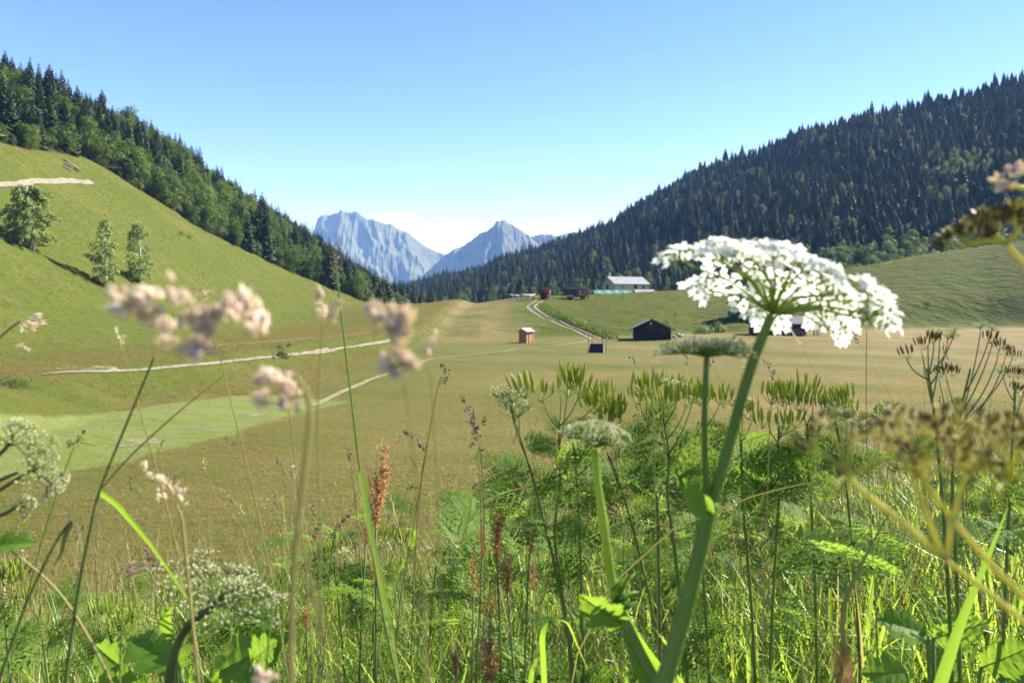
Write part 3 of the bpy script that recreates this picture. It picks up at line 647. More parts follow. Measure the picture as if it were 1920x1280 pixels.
p = base(1228, 637, 90); hut = house('gabled_hut', (p.x, p.y + 3.2, p.z), 82, 6.2, 5.9, 1.95, 1.4, M_dwood, M_droof, 'dark brown log hut with its gable towards us at the foot of the hump', 'hut', .95, .16, [('left', .3, 1.0, 1.1, 1.9, M_dark, M_bwood)], [('left', -1.6, 1.3, .5, .5, M_glass, M_grey)], planks=.26)
vt = MB(); vt.box((-3.15, .2, 2.75), (.08, .35, .3)); vt.build('vent', M_white, hut)
p = base(1468, 629, 100); lc = house('log_chalet', (p.x + .4, p.y + 4.5, p.z), 4, 9.0, 5.6, 2.5, 1.5, M_dwood, M_droof, 'long dark log chalet behind the black parked car below the white flower head', 'chalet', .8, .16, [('front', -2.2, 1.0, 1.1, 2.0, M_dark, M_bwood)], [('front', 1.6, 1.4, .8, .7, M_glass, M_bwood), ('front', -.2, 1.4, .8, .7, M_glass, M_bwood)], planks=.28)
k = MB(); k.box((6.3, -1.2, 2.05), (3.4, 2.4, .14), ry=R(7)); k.box((6.3, -2.3, 1.55), (3.2, .1, .55)); k.build('canopy', M_droof, lc)
for y in (-2.3, -.1): k = MB(); k.tube([(7.7, y, -.4), (7.7, y, 1.9)], .08, 6); k.build('post', M_bwood, lc)
p = base(987, 643, 80); oh = house('outhouse', (p.x, p.y + 1, p.z), 50, 1.75, 1.5, 1.75, .32, M_owood, M_metal, 'small orange wooden outhouse with a pale pitched roof alone on the meadow', 'outhouse', .22, .06, [('front', .1, .85, .75, 1.6, M_owood, M_bwood)])
# wooden cabin on the crest
p = base(1081, 561, 150); cb = thing('wooden_cabin', p, 'brown flat-roofed wooden cabin on skids at the top of the farm track', 'cabin', None, R(8))
k = MB(); k.box((0, 0, 1.75), (5.0, 2.4, 2.3)); k.build('wall', M_bwood, cb); k = MB(); k.box((0, 0, 2.98), (5.9, 3.1, .14), ry=R(-1)); k.build('roof', M_metal, cb)
k = MB(); k.box((1.25, -1.24, 1.75), (1.9, .08, 1.35)); pn = k.build('panel', M_owood, cb); k = MB(); k.box((1.45, -1.3, 1.85), (.7, .06, .6)); k.build('window', M_dark, pn)
k = MB(); k.box((-1.0, -1.24, 1.55), (.9, .07, 1.8)); k.build('door', M_dark, cb)
for x in (-1.7, 1.7): k = MB(); k.tube([(x, -1.25, .32), (x, -.95, .32)], .34, 12); k.tube([(x, .95, .32), (x, 1.25, .32)], .34, 12); k.box((x, 0, .5), (.2, 2.2, .2)); k.build('wheel_axle', M_black, cb)
k = MB(); k.box((2.95, -.4, 1.3), (.12, 1.0, 2.4), ry=R(-18)); k.build('ramp', M_grey, cb)
p = base(1068, 563, 150); ct = thing('water_cart', (p.x, p.y - 2.2, p.z), 'small white-topped cart parked in front of the brown cabin', 'cart', None, R(15))
k = MB(); k.box((0, 0, .75), (1.3, 1.0, .75)); k.build('box', M_bwood, ct); k = MB(); k.box((0, 0, 1.2), (1.4, 1.1, .16)); k.build('lid', M_white, ct)
for s in (-1, 1): k = MB(); k.tube([(0, s * .58 - .06, .3), (0, s * .58 + .06, .3)], .3, 12); k.build('wheel', M_black, ct)
k = MB(); k.tube([(-.6, 0, .5), (-1.6, 0, .75)], .05, 5); k.build('drawbar', M_grey, ct)
# green sheeting
p = zat(1150, 247); gs = thing('sheeting_shelter', p, 'long sloping green sheeting shelter in front of the farmhouse', 'shelter', None, R(6))
z1, z0 = hz(544, 250) - p.z, max(.25, hz(556.5, 247) - p.z); k = MB(); n = 14
for i in range(n):
    x0, x1 = -6.6 + 13.2 * i / n, -6.6 + 13.2 * (i + 1) / n; sg = lambda x: .10 * math.sin(x * 2.1); q = [(x0, -1.1, z0 + sg(x0) * .5), (x1, -1.1, z0 + sg(x1) * .5), (x1, 1.2, z1 + sg(x1)), (x0, 1.2, z1 + sg(x0))]
    k.face(q); k.face([(a, b, c - .04) for a, b, c in q][::-1])
k.build('sheet', M_green, gs)
for i in range(5): k = MB(); x = -6.2 + 3.1 * i; k.tube([(x, 1.1, -.4), (x, 1.1, z1 - .05)], .06, 5); k.build('post', M_grey, gs)
# black tarpaulin shelter with four poles
p = base(1118, 661, 60); tp = thing('tarpaulin_shelter', p, 'small black tarpaulin shelter with four thin poles beside the track junction', 'shelter', None, R(-8))
k = MB(); w_, h_ = .95, 1.1
f1 = [(-w_, -.55, 0), (w_, -.55, 0), (w_ * .86, .1, h_), (-w_ * .80, .1, h_)]; k.face(f1); k.face([(x, y + .05, z) for x, y, z in f1][::-1]); f2 = [(-w_, .75, 0), (w_, .75, 0), (w_ * .86, .1, h_), (-w_ * .8, .1, h_)]; k.face(f2[::-1]); k.face([(x, y - .05, z) for x, y, z in f2]); k.build('tarpaulin', M_black, tp)
k = MB(); k.face([(w_, -.53, 0), (w_, .73, 0), (w_ * .86, .1, h_ - .03)]); k.face([(w_ - .04, -.53, 0), (w_ - .04, .73, 0), (w_ * .86 - .04, .1, h_ - .03)][::-1]); k.build('end_flap', M_white, tp)
for x, y, h_ in ((-.98, -.6, 2.6), (-.55, .9, 2.95), (.75, .9, 2.9), (1.2, -.5, 2.9)): k = MB(); k.tube([(x, y, -.2), (x + .03, y, h_)], .028, 5); k.build('pole', M_bwood, tp)
p = base(1139, 633, 90); mk = thing('marker_post', p, 'short dark post with a white foot just right of the track junction', 'post'); k = MB(); k.tube([(0, 0, -.2), (0, 0, 1.1)], .07, 6); k.build('post', M_bwood, mk); k = MB(); k.ball((0, -.12, .28), (.28, .22, .3), n=8); k.build('bucket', M_white, mk)
# timber frame, water tank, crooked posts round the chalet
p = base(1422, 630, 100); tf = thing('timber_frame', (p.x, p.y + 1.5, p.z), 'open frame of pale timber posts at the left end of the long log chalet', 'frame')
for x in (-1.4, -.3, .6, 1.5): k = MB(); k.tube([(x, 0, -.3), (x + .05, 0, 3.3)], .09, 6); k.build('post', M_grey, tf)
for z in (3.25, 2.2): k = MB(); k.tube([(-1.6, .02, z), (1.7, .02, z)], .08, 6); k.build('rail', M_grey, tf)
wt = thing('water_tank', (p.x - .6, p.y + .2, p.z), 'dark squat water tank under the pale timber frame by the chalet', 'tank'); k = MB(); k.tube([(-.7, 0, .65), (-.5, 0, .65), (.9, 0, .65), (1.1, 0, .65)], [.4, .6, .6, .4], 12); k.build('body', M_black, wt); k = MB(); k.tube([(.2, 0, 1.2), (.2, 0, 1.34)], .18, 8); k.build('cap', M_black, wt)
p = base(1530, 629, 100); cp = thing('crooked_posts', p, 'pair of crooked pale posts standing right of the black parked car', 'posts')
for x0, x1, x2 in ((-.35, -.15, -.5), (.25, .0, .35)): k = MB(); k.tube(bez((x0, 0, -.3), (x1 * 2, 0, 1.8), (x2, 0, 3.2), 6), [.12, .07], 6); k.build('post', M_grey, cp)
# car
def car(loc, rz, label):
    o = thing('parked_car', loc, label, 'car', None, rz)
    paint = plain('black_car_paint', (0.012, 0.013, 0.017), (0.010, 0.011, 0.014), 0.22, spec=.6); rub = M_black
    prof = [(-2.1, .42), (-2.1, .86), (-1.95, .95), (-1.25, .98), (-.75, 1.42), (.75, 1.46), (1.45, 1.0), (2.02, .92), (2.1, .7), (2.1, .42)]
    b = MB(); n = len(prof)
    def ring(y, inset): return [(x * (1 - .02 * inset), y * (1 - .13 * inset * (z > 1.05)), z) for x, z in prof]
    A, B = ring(-.88, 1), ring(.88, 1); b.face(A); b.face(B[::-1])
    for i in range(n): j = (i + 1) % n; b.face([A[j], A[i], B[i], B[j]])
    ob = b.build('body', paint, o); bv = ob.modifiers.new('bevel', 'BEVEL'); bv.width = .06; bv.segments = 2
    for y in (-.80, .80):
        g_ = MB(); s = 1 if y > 0 else -1
        for q in ([(-.66, 1.36), (-.1, 1.38), (-.1, 1.04), (-1.02, 1.03)], [(0, 1.38), (.68, 1.38), (1.18, 1.04), (0, 1.04)]): g_.face([(x, y + s * .012, z) for x, z in (q if s < 0 else q[::-1])])
        g_.build('window', M_glass, o)
    for x in (-1.32, 1.32):
        for y in (-.80, .80):
            k = MB(); k.tube([(x, y - .11, .33), (x, y + .11, .33)], .33, 16); wh = k.build('wheel', rub, o); k = MB(); k.tube([(x, y - .125, .33), (x, y + .125, .33)], .18, 10); k.build('rim', M_metal, wh)
    for x, m_ in ((2.06, M_white), (-2.06, M_owood)):
        for y in (-.62, .62): k = MB(); k.box((x, y, .76), (.1, .32, .13)); k.build('headlight' if x > 0 else 'tail_light', m_, o)
    for x in (2.12, -2.12): k = MB(); k.box((x, 0, .46), (.12, 1.7, .18)); k.build('bumper', rub, o)
    for y in (-.98, .98): k = MB(); k.box((.85, y, 1.02), (.12, .16, .1)); k.build('mirror', paint, o)
    return o
p = base(1489, 630, 100); car(p, R(4), 'black car parked side-on in front of the long log chalet')
# stones by the hut, logs by the upper road
for i, (px, py, s) in enumerate(((1264, 633, .38), (1270, 631, .5), (1276, 632, .4), (1281, 631, .28), (1268, 635, .25))):
    g = base(px, py, 90); k = MB(); k.ball((0, 0, s * .45), (s * 1.2, s, s * .75), n=8); k.v = [(x * (1 + .2 * math.sin(7 * y + i)), y, z * (1 + .2 * math.sin(5 * x + i))) for x, y, z in k.v]; o = k.build('field_stone', M_stone); o.location = g; tag(o, 'grey field stone in the small heap right of the gabled hut', 'stone', 'stones heaped by the gabled hut')
for i in range(7):
    k = MB(); rr = random.Random(i); g = ground(132 + rr.uniform(-10, 14), 312 + rr.uniform(-6, 8)); x, y, z = g
    k.tube([(-1.0, 0, 0), (0, .06, .03), (1.1, -.04, 0)], [.15, .13, .11], 8); o = k.build('felled_log', M_grey); o.location = (x, y, z + .18 + .05 * i); o.rotation_euler = (0, R(30), R(-5 + rr.uniform(-12, 12))); tag(o, 'felled grey log lying above the end of the gravel road at the wood edge', 'log', 'felled logs above the gravel road')
# pasture fence along the footpath on the left
fp = [ground(*q) for q in ((78, 648), (160, 655), (250, 664), (305, 666), (375, 664), (440, 661), (500, 655), (565, 648), (640, 641), (690, 634))]
fo = thing('pasture_fence', fp[0], 'thin electric fence of short posts and tape along the foot of the left slope', 'fence')
for q in fp: k = MB(); k.tube([q - fp[0] + Vector((0, 0, -.2)), q - fp[0] + Vector((0, 0, .95))], .016, 5); k.build('post', M_grey, fo)
k = MB()
for a, b in zip(fp[2:], fp[3:]): k.tube([a - fp[0] + Vector((0, 0, .8)), (a + b) / 2 - fp[0] + Vector((0, 0, .74)), b - fp[0] + Vector((0, 0, .8))], .010, 4)
k.build('tape', M_grey, fo)
for px, py in ((1024, 567), (1030, 566), (1036, 564), (1245, 612), (1148, 607)):
    g = base(px, py, 100); k = MB(); k.tube([(0, 0, -.3), (.04, 0, 1.25)], .06, 6); o = k.build('fence_post', M_grey); o.location = g; tag(o, 'weathered wooden fence post standing on the grassy hump by the farm track', 'post', 'wooden posts along the farm track')
# cattle
M_cow = plain('cow_hide', (0.62, 0.55, 0.47), (0.20, 0.075, 0.035), 0.8, 1.1)
def cow_mesh():
    me = bpy.data.meshes.new('cow')
    V = [(-.85, 0, 1.12), (-.3, 0, 1.08), (.35, 0, 1.08), (.8, 0, 1.18), (1.12, 0, 1.42), (1.36, 0, 1.45), (1.62, 0, 1.25)]; E = [(i, i + 1) for i in range(6)]; RD = [.28, .36, .37, .30, .19, .17, .10]
    for x, y, nd in ((-.8, .2, 0), (-.8, -.2, 0), (.75, .19, 3), (.75, -.19, 3)):
        b = len(V); back = x < 0
        V += [(x, y, .85), (x - (.08 if back else 0), y, .5), (x + .02, y, .08), (x + .07, y, .02)]; E += [(nd, b), (b, b + 1), (b + 1, b + 2), (b + 2, b + 3)]; RD += [.17 if back else .13, .085, .06, .06]
    b = len(V); V += [(-1.08, 0, 1.28), (-1.17, 0, .9), (-1.16, 0, .55)]; E += [(0, b), (b, b + 1), (b + 1, b + 2)]; RD += [.05, .03, .05]
    for s in (-1, 1): b = len(V); V += [(1.34, s * .22, 1.56)]; E += [(5, b)]; RD += [.05]
    me.from_pydata(V, E, []); o = bpy.data.objects.new('cow', me); C.objects.link(o); o.modifiers.new('skin', 'SKIN')
    for i, r in enumerate(RD): me.skin_vertices[0].data[i].radius = (r, r)
    me.skin_vertices[0].data[1].use_root = True; ss = o.modifiers.new('sub', 'SUBSURF'); ss.levels = ss.render_levels = 1; me.materials.append(M_cow); return o
cow = cow_mesh(); cl = [(966, 562, 170), (974, 563, 200), (982, 562, 10), (989, 562.5, 190), (995, 561.5, 30)]
cwl = ['brown and white cow at the left end of the herd on the crest', 'cow standing second from the left in the small herd on the crest', 'cow in the middle of the small herd on the crest', 'cow standing second from the right in the small herd on the crest', 'cow at the right end of the herd nearest the farm track']
for i, (px, py, rz) in enumerate(cl):
    o = cow if i == 0 else dup(cow); o.location = base(px, py, 120) - Vector((0, 0, .03)); o.rotation_euler = (0, 0, R(rz)); tag(o, cwl[i], 'cow', 'herd of cattle on the crest')
# ---------------------------------------------------------------- flowers and grasses on the bank
M_stem = leafmat('green_stem', (0.100, 0.175, 0.035), (0.16, 0.235, 0.055), 0.25, 0.5, 12, rnd=.1)
M_dstem = leafmat('dark_stem', (0.055, 0.075, 0.022), (0.110, 0.130, 0.040), 0.08, 0.5, 14, rnd=.1)
M_ray = leafmat('lime_ray', (0.16, 0.24, 0.05), (0.26, 0.34, 0.09), 0.45, 0.5, 30, rnd=.1)
M_ystem = leafmat('straw_stem', (0.20, 0.19, 0.06), (0.30, 0.26, 0.10), 0.25, 0.55, 14, rnd=.1)
M_cstem = leafmat('cicely_stem', (0.080, 0.120, 0.028), (0.16, 0.19, 0.05), 0.15, 0.5, 14, rnd=.3)
M_petal = leafmat('white_petals', (0.68, 0.69, 0.61), (0.76, 0.76, 0.70), 0.45, 0.55, 40, (0.85, 0.87, 0.75), rnd=0)
M_cream = leafmat('cream_florets', (0.54, 0.56, 0.32), (0.74, 0.71, 0.50), 0.35, 0.6, 60, (0.5, 0.55, 0.2), rnd=.1)
M_ovary = leafmat('green_florets', (0.20, 0.27, 0.06), (0.34, 0.40, 0.12), 0.35, 0.5, 40, rnd=.1)
M_fern = leafmat('fern_leaf', (0.080, 0.160, 0.022), (0.170, 0.265, 0.036), 0.46, 0.65, 9, (0.24, 0.36, 0.04), rnd=.4)
M_lush = leafmat('broad_leaf', (0.085, 0.180, 0.020), (0.155, 0.270, 0.036), 0.45, 0.4, 14, (0.30, 0.45, 0.03), rnd=.2)
M_fruit = leafmat('green_fruit', (0.130, 0.210, 0.030), (0.320, 0.370, 0.060), 0.35, 0.35, 30, rnd=.3)
M_bfruit = leafmat('brown_fruit', (0.085, 0.040, 0.015), (0.20, 0.12, 0.04), 0.15, 0.5, 30, rnd=.3)
M_spike = leafmat('grass_head', (0.20, 0.145, 0.115), (0.36, 0.30, 0.22), 0.25, 0.7, 120, rnd=.25)
M_pspike = leafmat('pale_grass_head', (0.52, 0.42, 0.40), (0.74, 0.64, 0.60), 0.40, 0.7, 120, rnd=.1)
M_dspike = leafmat('purple_grass_head', (0.085, 0.060, 0.055), (0.20, 0.155, 0.12), 0.15, 0.7, 120, rnd=.2)
M_sorrel = leafmat('rusty_sorrel', (0.25, 0.105, 0.052), (0.38, 0.21, 0.105), 0.30, 0.6, 60, rnd=.2)
M_yel = leafmat('yellow_seed_stalk', (0.34, 0.36, 0.07), (0.52, 0.50, 0.14), 0.35, 0.5, 40, rnd=.1)
def foot(p, dx=0, dy=0): x, y = p.x + dx, p.y + dy; return Vector((x, y, h1(x, y) - .01))
def jv(rr, s): return Vector((rr.gauss(0, s), rr.gauss(0, s), rr.gauss(0, s)))
def floret(mb, p, n, s, rr, mi=0, big=None):
    u, t = perp(n); n = norm(n); a0 = rr.uniform(0, 6.28)
    for i in range(5):
        a = a0 + 1.2566 * i; d = u * math.cos(a) + t * math.sin(a); q = t * math.cos(a) - u * math.sin(a); L = s * rr.uniform(.75, 1.15)
        if big is not None: L *= 1 + .9 * max(0, d.dot(big))
        cup = n * L * rr.uniform(.0, .35)
        mb.face([p, p + d * L * .55 - q * L * .36 + cup * .5, p + d * L * 1.02 - q * L * .30 + cup, p + d * L * .82 + cup * .8, p + d * L * 1.02 + q * L * .30 + cup, p + d * L * .55 + q * L * .36 + cup * .5], mi)
def umbel(o, hub, axis, Rr, h, nr, nf, fs, rr, dome=.35, ray_r=.0008, ub=.22, style='white', nm='flower_head', raym=None, flatk=1.0):
    # primary rays from the hub, each ending in a small umbel of florets
    axis = norm(axis); u, t = perp(axis); st = MB(); fl = MB()
    for i in range(nr):
        f = math.sqrt((i + .5) / nr); a = i * 2.39996 + rr.uniform(-.15, .15); rad = (u * math.cos(a) + t * math.sin(a)); e = hub + rad * Rr * f * rr.uniform(.84, 1.08) + axis * (h * (1 - .0 * f) + Rr * dome * (1 - f * f) - Rr * .06 * f) + jv(rr, Rr * .045)
        md = hub.lerp(e, .55) + axis * Rr * .06 - rad * Rr * .05
        st.tube([hub, md, e], [ray_r * 1.3, ray_r, ray_r * .8], 5)
        n2 = norm(axis + rad * (.75 * f)); u2, t2 = perp(n2); U = Rr * ub * (.75 + .4 * f)
        for k in range(nf):
            g = math.sqrt((k + .5) / nf); b = k * 2.39996 + a; r2 = u2 * math.cos(b) + t2 * math.sin(b); tip = e + r2 * U * g + n2 * U * (.75 - .30 * g * g) + jv(rr, U * .05)
            if k % 2 == 0 or nf < 14: st.tube([e, tip - n2 * fs * .2], ray_r * .42, 3, cap=False)
            if style == 'white':
                fl.spindle(tip - n2 * fs * .9, n2, fs * .95, fs * .36, 5, 1); floret(fl, tip, norm(n2 + r2 * .4 + jv(rr, .25)), fs * (1.25 if g > .75 else .72), rr, 0, norm(r2 + rad * .5) if f > .6 or g > .75 else None)
            elif style == 'cream':
                fl.spindle(tip - n2 * fs * .3, n2 + r2 * .4, fs * 1.0, fs * .36, 5, 1 if rr.random() < .45 else 0)
                for q in range(3): fl.spindle(tip, n2 + jv(rr, .7), fs * .8, fs * .16, 3, 0)
            elif style == 'fruit':
                fl.spindle(tip - n2 * fs * .2, norm(n2 + r2 * .35 + Vector((0, 0, .8))), fs * rr.uniform(.8, 1.15), fs * .15, 5, 0 if rr.random() < .8 else 1, .5)
            elif style == 'seed':
                d2 = norm(n2 * 1.0 + r2 * .5); fl.spindle(tip, d2, fs, fs * .20, 5, 0 if rr.random() < .75 else 1, .5); fl.spindle(tip, norm(d2 + r2 * .3), fs * .9, fs * .17, 5, 0 if rr.random() < .35 else 1, .5)
    mats = {'white': [M_petal, M_ovary], 'cream': [M_cream, M_ovary], 'fruit': [M_fruit, M_ovary], 'seed': [M_bfruit, M_yel]}[style]
    hd = fl.build(nm, mats, o); rm = st.build('rays', raym or M_stem, hd); return hd
def tpts(px, Y): return [at(a, b, (Y[i] if isinstance(Y, (list, tuple)) else Y)) for i, (a, b) in enumerate(px)]
def hairs(mb, line, r, L, n, rr):
    for i in range(n):
        k = rr.randrange(len(line) - 1); p = Vector(line[k]).lerp(Vector(line[k + 1]), rr.random()); d = norm(Vector(line[k + 1]) - Vector(line[k])); u, t = perp(d); a = rr.uniform(0, 6.28); q = u * math.cos(a) + t * math.sin(a)
        mb.face([p + q * r * .9 - d * .00016, p + q * r * .9 + d * .00016, p + q * (r + L)])
def lobed_leaf(o, p, d, nrm, L, W, rr, nm='leaf', m=None, teeth=5, lobes=3, fold=.25, droop=.25):
    # broad lobed, toothed blade with a raised mid rib and side veins
    d = norm(d); sd = norm(d.cross(nrm)); up = norm(sd.cross(d)); mb = MB(); N = lobes * teeth * 2; rows = []
    for i in range(N + 1):
        f = i / N; env = math.sin(math.pi * min(1, f * .92 + .10)) ** .75 * (1 - .35 * f); lob = .55 + .45 * abs(math.cos(f * math.pi * lobes)); tooth = 1 + (.16 if i % 2 else -.06) + rr.uniform(-.06, .06)
        wv = W * env * lob * tooth * (1 if 0 < i < N else .06); c = p + d * L * f + up * (-droop * L * f * f); row = []
        for s in (-1, -.5, 0, .5, 1): row.append(c + sd * wv * s + up * wv * abs(s) * fold * (1 if abs(s) < 1 else .7) + d * abs(s) * wv * .25 + up * .005 * L * math.sin(f * 40 + s * 3))
        rows.append(row)
    for i in range(N):
        for j in range(4): mb.face([rows[i][j], rows[i][j + 1], rows[i + 1][j + 1], rows[i + 1][j]])
    mb.tube([r[2] - up * L * .006 for r in rows], [L * .012, L * .003], 4)
    return mb.build(nm, m or M_lush, o, True)
# ---- the big white umbel, stem, side umbel and the younger umbel with its leaf
rr = random.Random(11)
Yh = .44; low = at(1245, 1280, .43); hero = thing('white_umbel_plant', foot(low, -.03, .05), 'big white flower head on a thick green stem, closest to the camera on the right', 'wildflower', None)
H0 = hero.location.copy()
def loc(v): return Vector(v) - H0
ln = rooted(H0, tpts([(1245, 1280), (1288, 1130), (1318, 1010), (1332, 948)], Yh)); m1 = MB(); m1.tube([loc(q) for q in ln], [.0057, .0034], 20, rib=.07); hairs(m1, [loc(q) for q in ln], .0058, .0012, 900, rr)
l2 = smooth_line(tpts([(1332, 948), (1362, 850), (1395, 730), (1420, 655), (1446, 592)], Yh), 8); m1.tube([loc(q) for q in l2], [.0031, .0026], 20, rib=.07); hairs(m1, [loc(q) for q in l2], .0036, .001, 500, rr)
m1.ball(loc(at(1331, 950, Yh)), (.0052, .0052, .0050), n=10); m1.build('stem', M_stem, hero, True)
umbel(hero, loc(at(1448, 588, Yh)), (.41, .14, .90), .064, .015, 26, 16, .0037, rr, .12, .0008, .17, 'white', raym=M_ray)
l3 = smooth_line(tpts([(1330, 945), (1322, 870), (1321, 770), (1325, 668)], [.44, .435, .43, .43]), 6); m2 = MB(); m2.tube([loc(q) for q in l3], [.0019, .0017], 8); m2.build('side_stem', M_stem, hero, True)
umbel(hero, loc(at(1325, 668, .43)), (.02, .05, 1), .025, .002, 20, 16, .0022, rr, .12, .0007, .26, 'cream', 'side_flower_head')
sh = MB(); sh.ribbon([loc(q) for q in bez(at(1336, 965, .435), at(1300, 945, .432), at(1272, 885, .43), 8)], [.004, .009, .013, .014, .012, .010, .007, .004, .001], Vector((.5, 0, .85)), 0, .5); sh.build('leaf_sheath', M_lush, hero, True)
k = MB()
for i in range(9): k.ribbon([loc(q) for q in bez(at(1285, 915, .43), at(1282 - 4 * i, 900 - 3 * i, .43), at(1262 + 9 * i, 878 + 5 * (i % 3), .43), 4)], [.001, .003, .003, .002, .0005], Vector((.3, .6, .7)))
k.build('young_leaf', M_lush, hero, True)
rr = random.Random(12); Y2 = .52; low = at(1240, 1290, .5); pl2 = thing('young_umbel_plant', foot(low, .03, .06), 'younger plant with a half open green-white umbel and a sunlit toothed leaf', 'wildflower', None); H0 = pl2.location.copy()
ln = rooted(H0, tpts([(1232, 1280), (1185, 1190), (1150, 1100), (1133, 990), (1120, 900), (1117, 842)], [.5, .51, .52, .52, .52, .52])); m1 = MB(); m1.tube([loc(q) for q in ln], [.0048, .0022], 10)
m1.v = m1.v; hairs(m1, [loc(q) for q in ln[-30:]], .0036, .0009, 500, rr); m1.build('stem', M_ray, pl2, True)
umbel(pl2, loc(at(1117, 838, Y2)), (.10, -.10, 1), .0225, .007, 22, 14, .0024, rr, .30, .0007, .24, 'cream')
lobed_leaf(pl2, loc(at(1168, 1172, .515)), at(1078, 1108, .50) - at(1168, 1172, .515), Vector((-.5, -.85, .1)), .044, .017, rr, 'leaf', None, 5, 3, .3, .0)
s2 = MB()
for x0, x1, wd in ((1235, 1180, .016), (1262, 1172, .013)): s2.ribbon([loc(q) for q in bez(at(x0, 1290, .5), at((x0 + x1) / 2 - 18, 1220, .51), at(x1 - 10, 1135, .515), 8)], [wd, wd, wd * .95, wd * .9, wd * .8, wd * .7, wd * .55, wd * .35, .002], Vector((.8, -.3, .4)), 0, .6)
s2.build('leaf_sheath', M_lush, pl2, True)
k = MB()
for i in range(16): b = at(1152 + rr.uniform(-10, 14), 1140 + rr.uniform(-40, 14), .517); k.spindle(loc(b), (rr.uniform(-.3, 1), rr.uniform(-.4, .2), rr.uniform(.2, 1)), rr.uniform(.008, .02), .0016, 4)
k.build('bract_tuft', M_lush, pl2, True)
# ---- grasses with heads
def cocks(mb, p, d, L, wd, n, s, rr, mi=0, lean=.7, fat=.20):
    # a one-sided clustered head: lobes of overlapping spikelets
    d = norm(d); u, t = perp(d); nl = max(2, int(L / (wd * .9)))
    for j in range(nl):
        f = (j + .4) / nl; a = rr.uniform(-.9, .9) + (3.14 if rr.random() < .3 else 0); od = u * math.cos(a) + t * math.sin(a); c = p + d * L * f + od * wd * .35 * (1.15 - f)
        ll = wd * (1.25 - .7 * f)
        for k in range(n):
            q = c + d * rr.uniform(-.3, .5) * ll + (od * rr.uniform(-.15, .5) + jv(rr, .16)) * ll; mb.spindle(q, d * rr.uniform(.5, 1.1) + od * rr.uniform(.1, lean) + jv(rr, .22), s * rr.uniform(.8, 1.3), s * fat, 4, mi, .4)
def stalk(name, px, Y, rad, heads, label, mats=None, hm=None, group=None, cat='grass stalk', drop=(0, 0), root=True, leaves=(), n=9):
    P = tpts(px, Y); rr2 = random.Random(int(px[0][0] * 7 + px[0][1])); o = thing(name, foot(P[0], *drop), label, cat, group); H_ = o.location.copy(); mb = MB(); L = rooted(H_, P); mb.tube([q - H_ for q in L], [rad * 1.25, rad * .75], 6); mb.build('stem', mats or M_stem, o, True)
    for hd in heads:
        (a, b), (c, d), wd = hd[:3]; yy = hd[3] if len(hd) > 3 else (Y[-1] if isinstance(Y, (list, tuple)) else Y); k = MB(); p0, p1 = at(a, b, yy), at(c, d, yy); cocks(k, p0 - H_, p1 - p0, (p1 - p0).length, wd / F * yy, n if yy > .4 else int(n * 1.8), min(.0065, wd / F * yy * .55), rr2, fat=.2 if yy > .4 else .26); k.build('seed_head', hm or M_spike, o)
    for lf in leaves:
        q = tpts(lf[0], lf[1]); w_ = lf[2]; k = MB(); LL = smooth_line(q, 5); nn = len(LL); k.ribbon([v - H_ for v in LL], [w_ * (.6 + .4 * math.sin(3.14 * min(1, i / nn + .25))) * (1 - (i / nn) ** 3 * .95) for i in range(nn)], Vector(lf[3]) if len(lf) > 3 else Vector((.8, -.3, .3)), 0, .35); k.build('leaf', lf[4] if len(lf) > 4 else M_lush, o, True)
    return o
GS = 'grass_stalk'
stalk(GS, [(640, 1290), (560, 1000), (505, 800), (430, 690), (380, 620), (300, 575)], .215, .00018, [((380, 625), (420, 590), 34), ((400, 648), (370, 640), 40), ((345, 605), (372, 590), 46), ((300, 590), (245, 562), 52), ((330, 575), (285, 540), 46), ((262, 575), (205, 555), 36), ((330, 640), (300, 610), 30)], 'widest blurred pinkish grass head, hanging over the left slope near the birches', M_ystem, M_pspike, n=13)
stalk(GS, [(620, 1290), (540, 900), (490, 720), (462, 620)], .215, .0002, [((470, 625), (440, 560), 44), ((452, 600), (425, 548), 34)], 'blurred upright pink and yellow grass head right of the widest one', M_ystem, M_pspike, n=15)
stalk(GS, [(545, 1290), (550, 1080), (566, 920), (580, 790), (574, 735), (548, 700)], .235, .0008, [((552, 708), (480, 765), 40), ((535, 700), (500, 700), 38), ((545, 715), (530, 755), 30), ((566, 772), (556, 758), 14)], 'nodding blurred grass head on a thick yellow stem left of the centre', M_ystem, M_pspike, n=14)
stalk(GS, [(600, 1290), (600, 1000), (596, 760), (606, 600)], .33, .0005, [((606, 600), (604, 540), 24), ((612, 598), (632, 562), 20), ((602, 600), (594, 566), 16)], 'small sharp-edged three-lobed grass head before the left end of the wood', M_ystem, M_pspike, n=13)
stalk(GS, [(800, 1290), (790, 1000), (765, 760), (745, 655)], .225, .0004, [((728, 630), (705, 575), 40), ((735, 632), (765, 590), 40), ((735, 640), (740, 580), 36), ((735, 665), (765, 690), 38), ((722, 655), (745, 695), 36)], 'big blurred pale grass head in two tiers over the bend of the footpath', M_ystem, M_pspike, n=14)
stalk(GS, [(830, 1290), (820, 900), (806, 690)], .30, .0004, [((802, 665), (806, 640), 20), ((808, 655), (818, 622), 16)], 'faint small grass head just right of the two-tiered blurred one', M_ystem, M_pspike)
stalk(GS, [(748, 1290), (718, 1150), (694, 1010), (676, 890), (658, 740), (640, 590), (630, 500)], .62, .0010, [((633, 515), (630, 440), 9), ((627, 512), (624, 490), 7)], 'tallest thin grass stalk, its slim head rising against the left wood', M_stem, M_spike, leaves=[([(676, 885), (695, 1000), (735, 1190), (750, 1290)], .615, .006, (.9, -.3, .1), M_stem)], n=6)
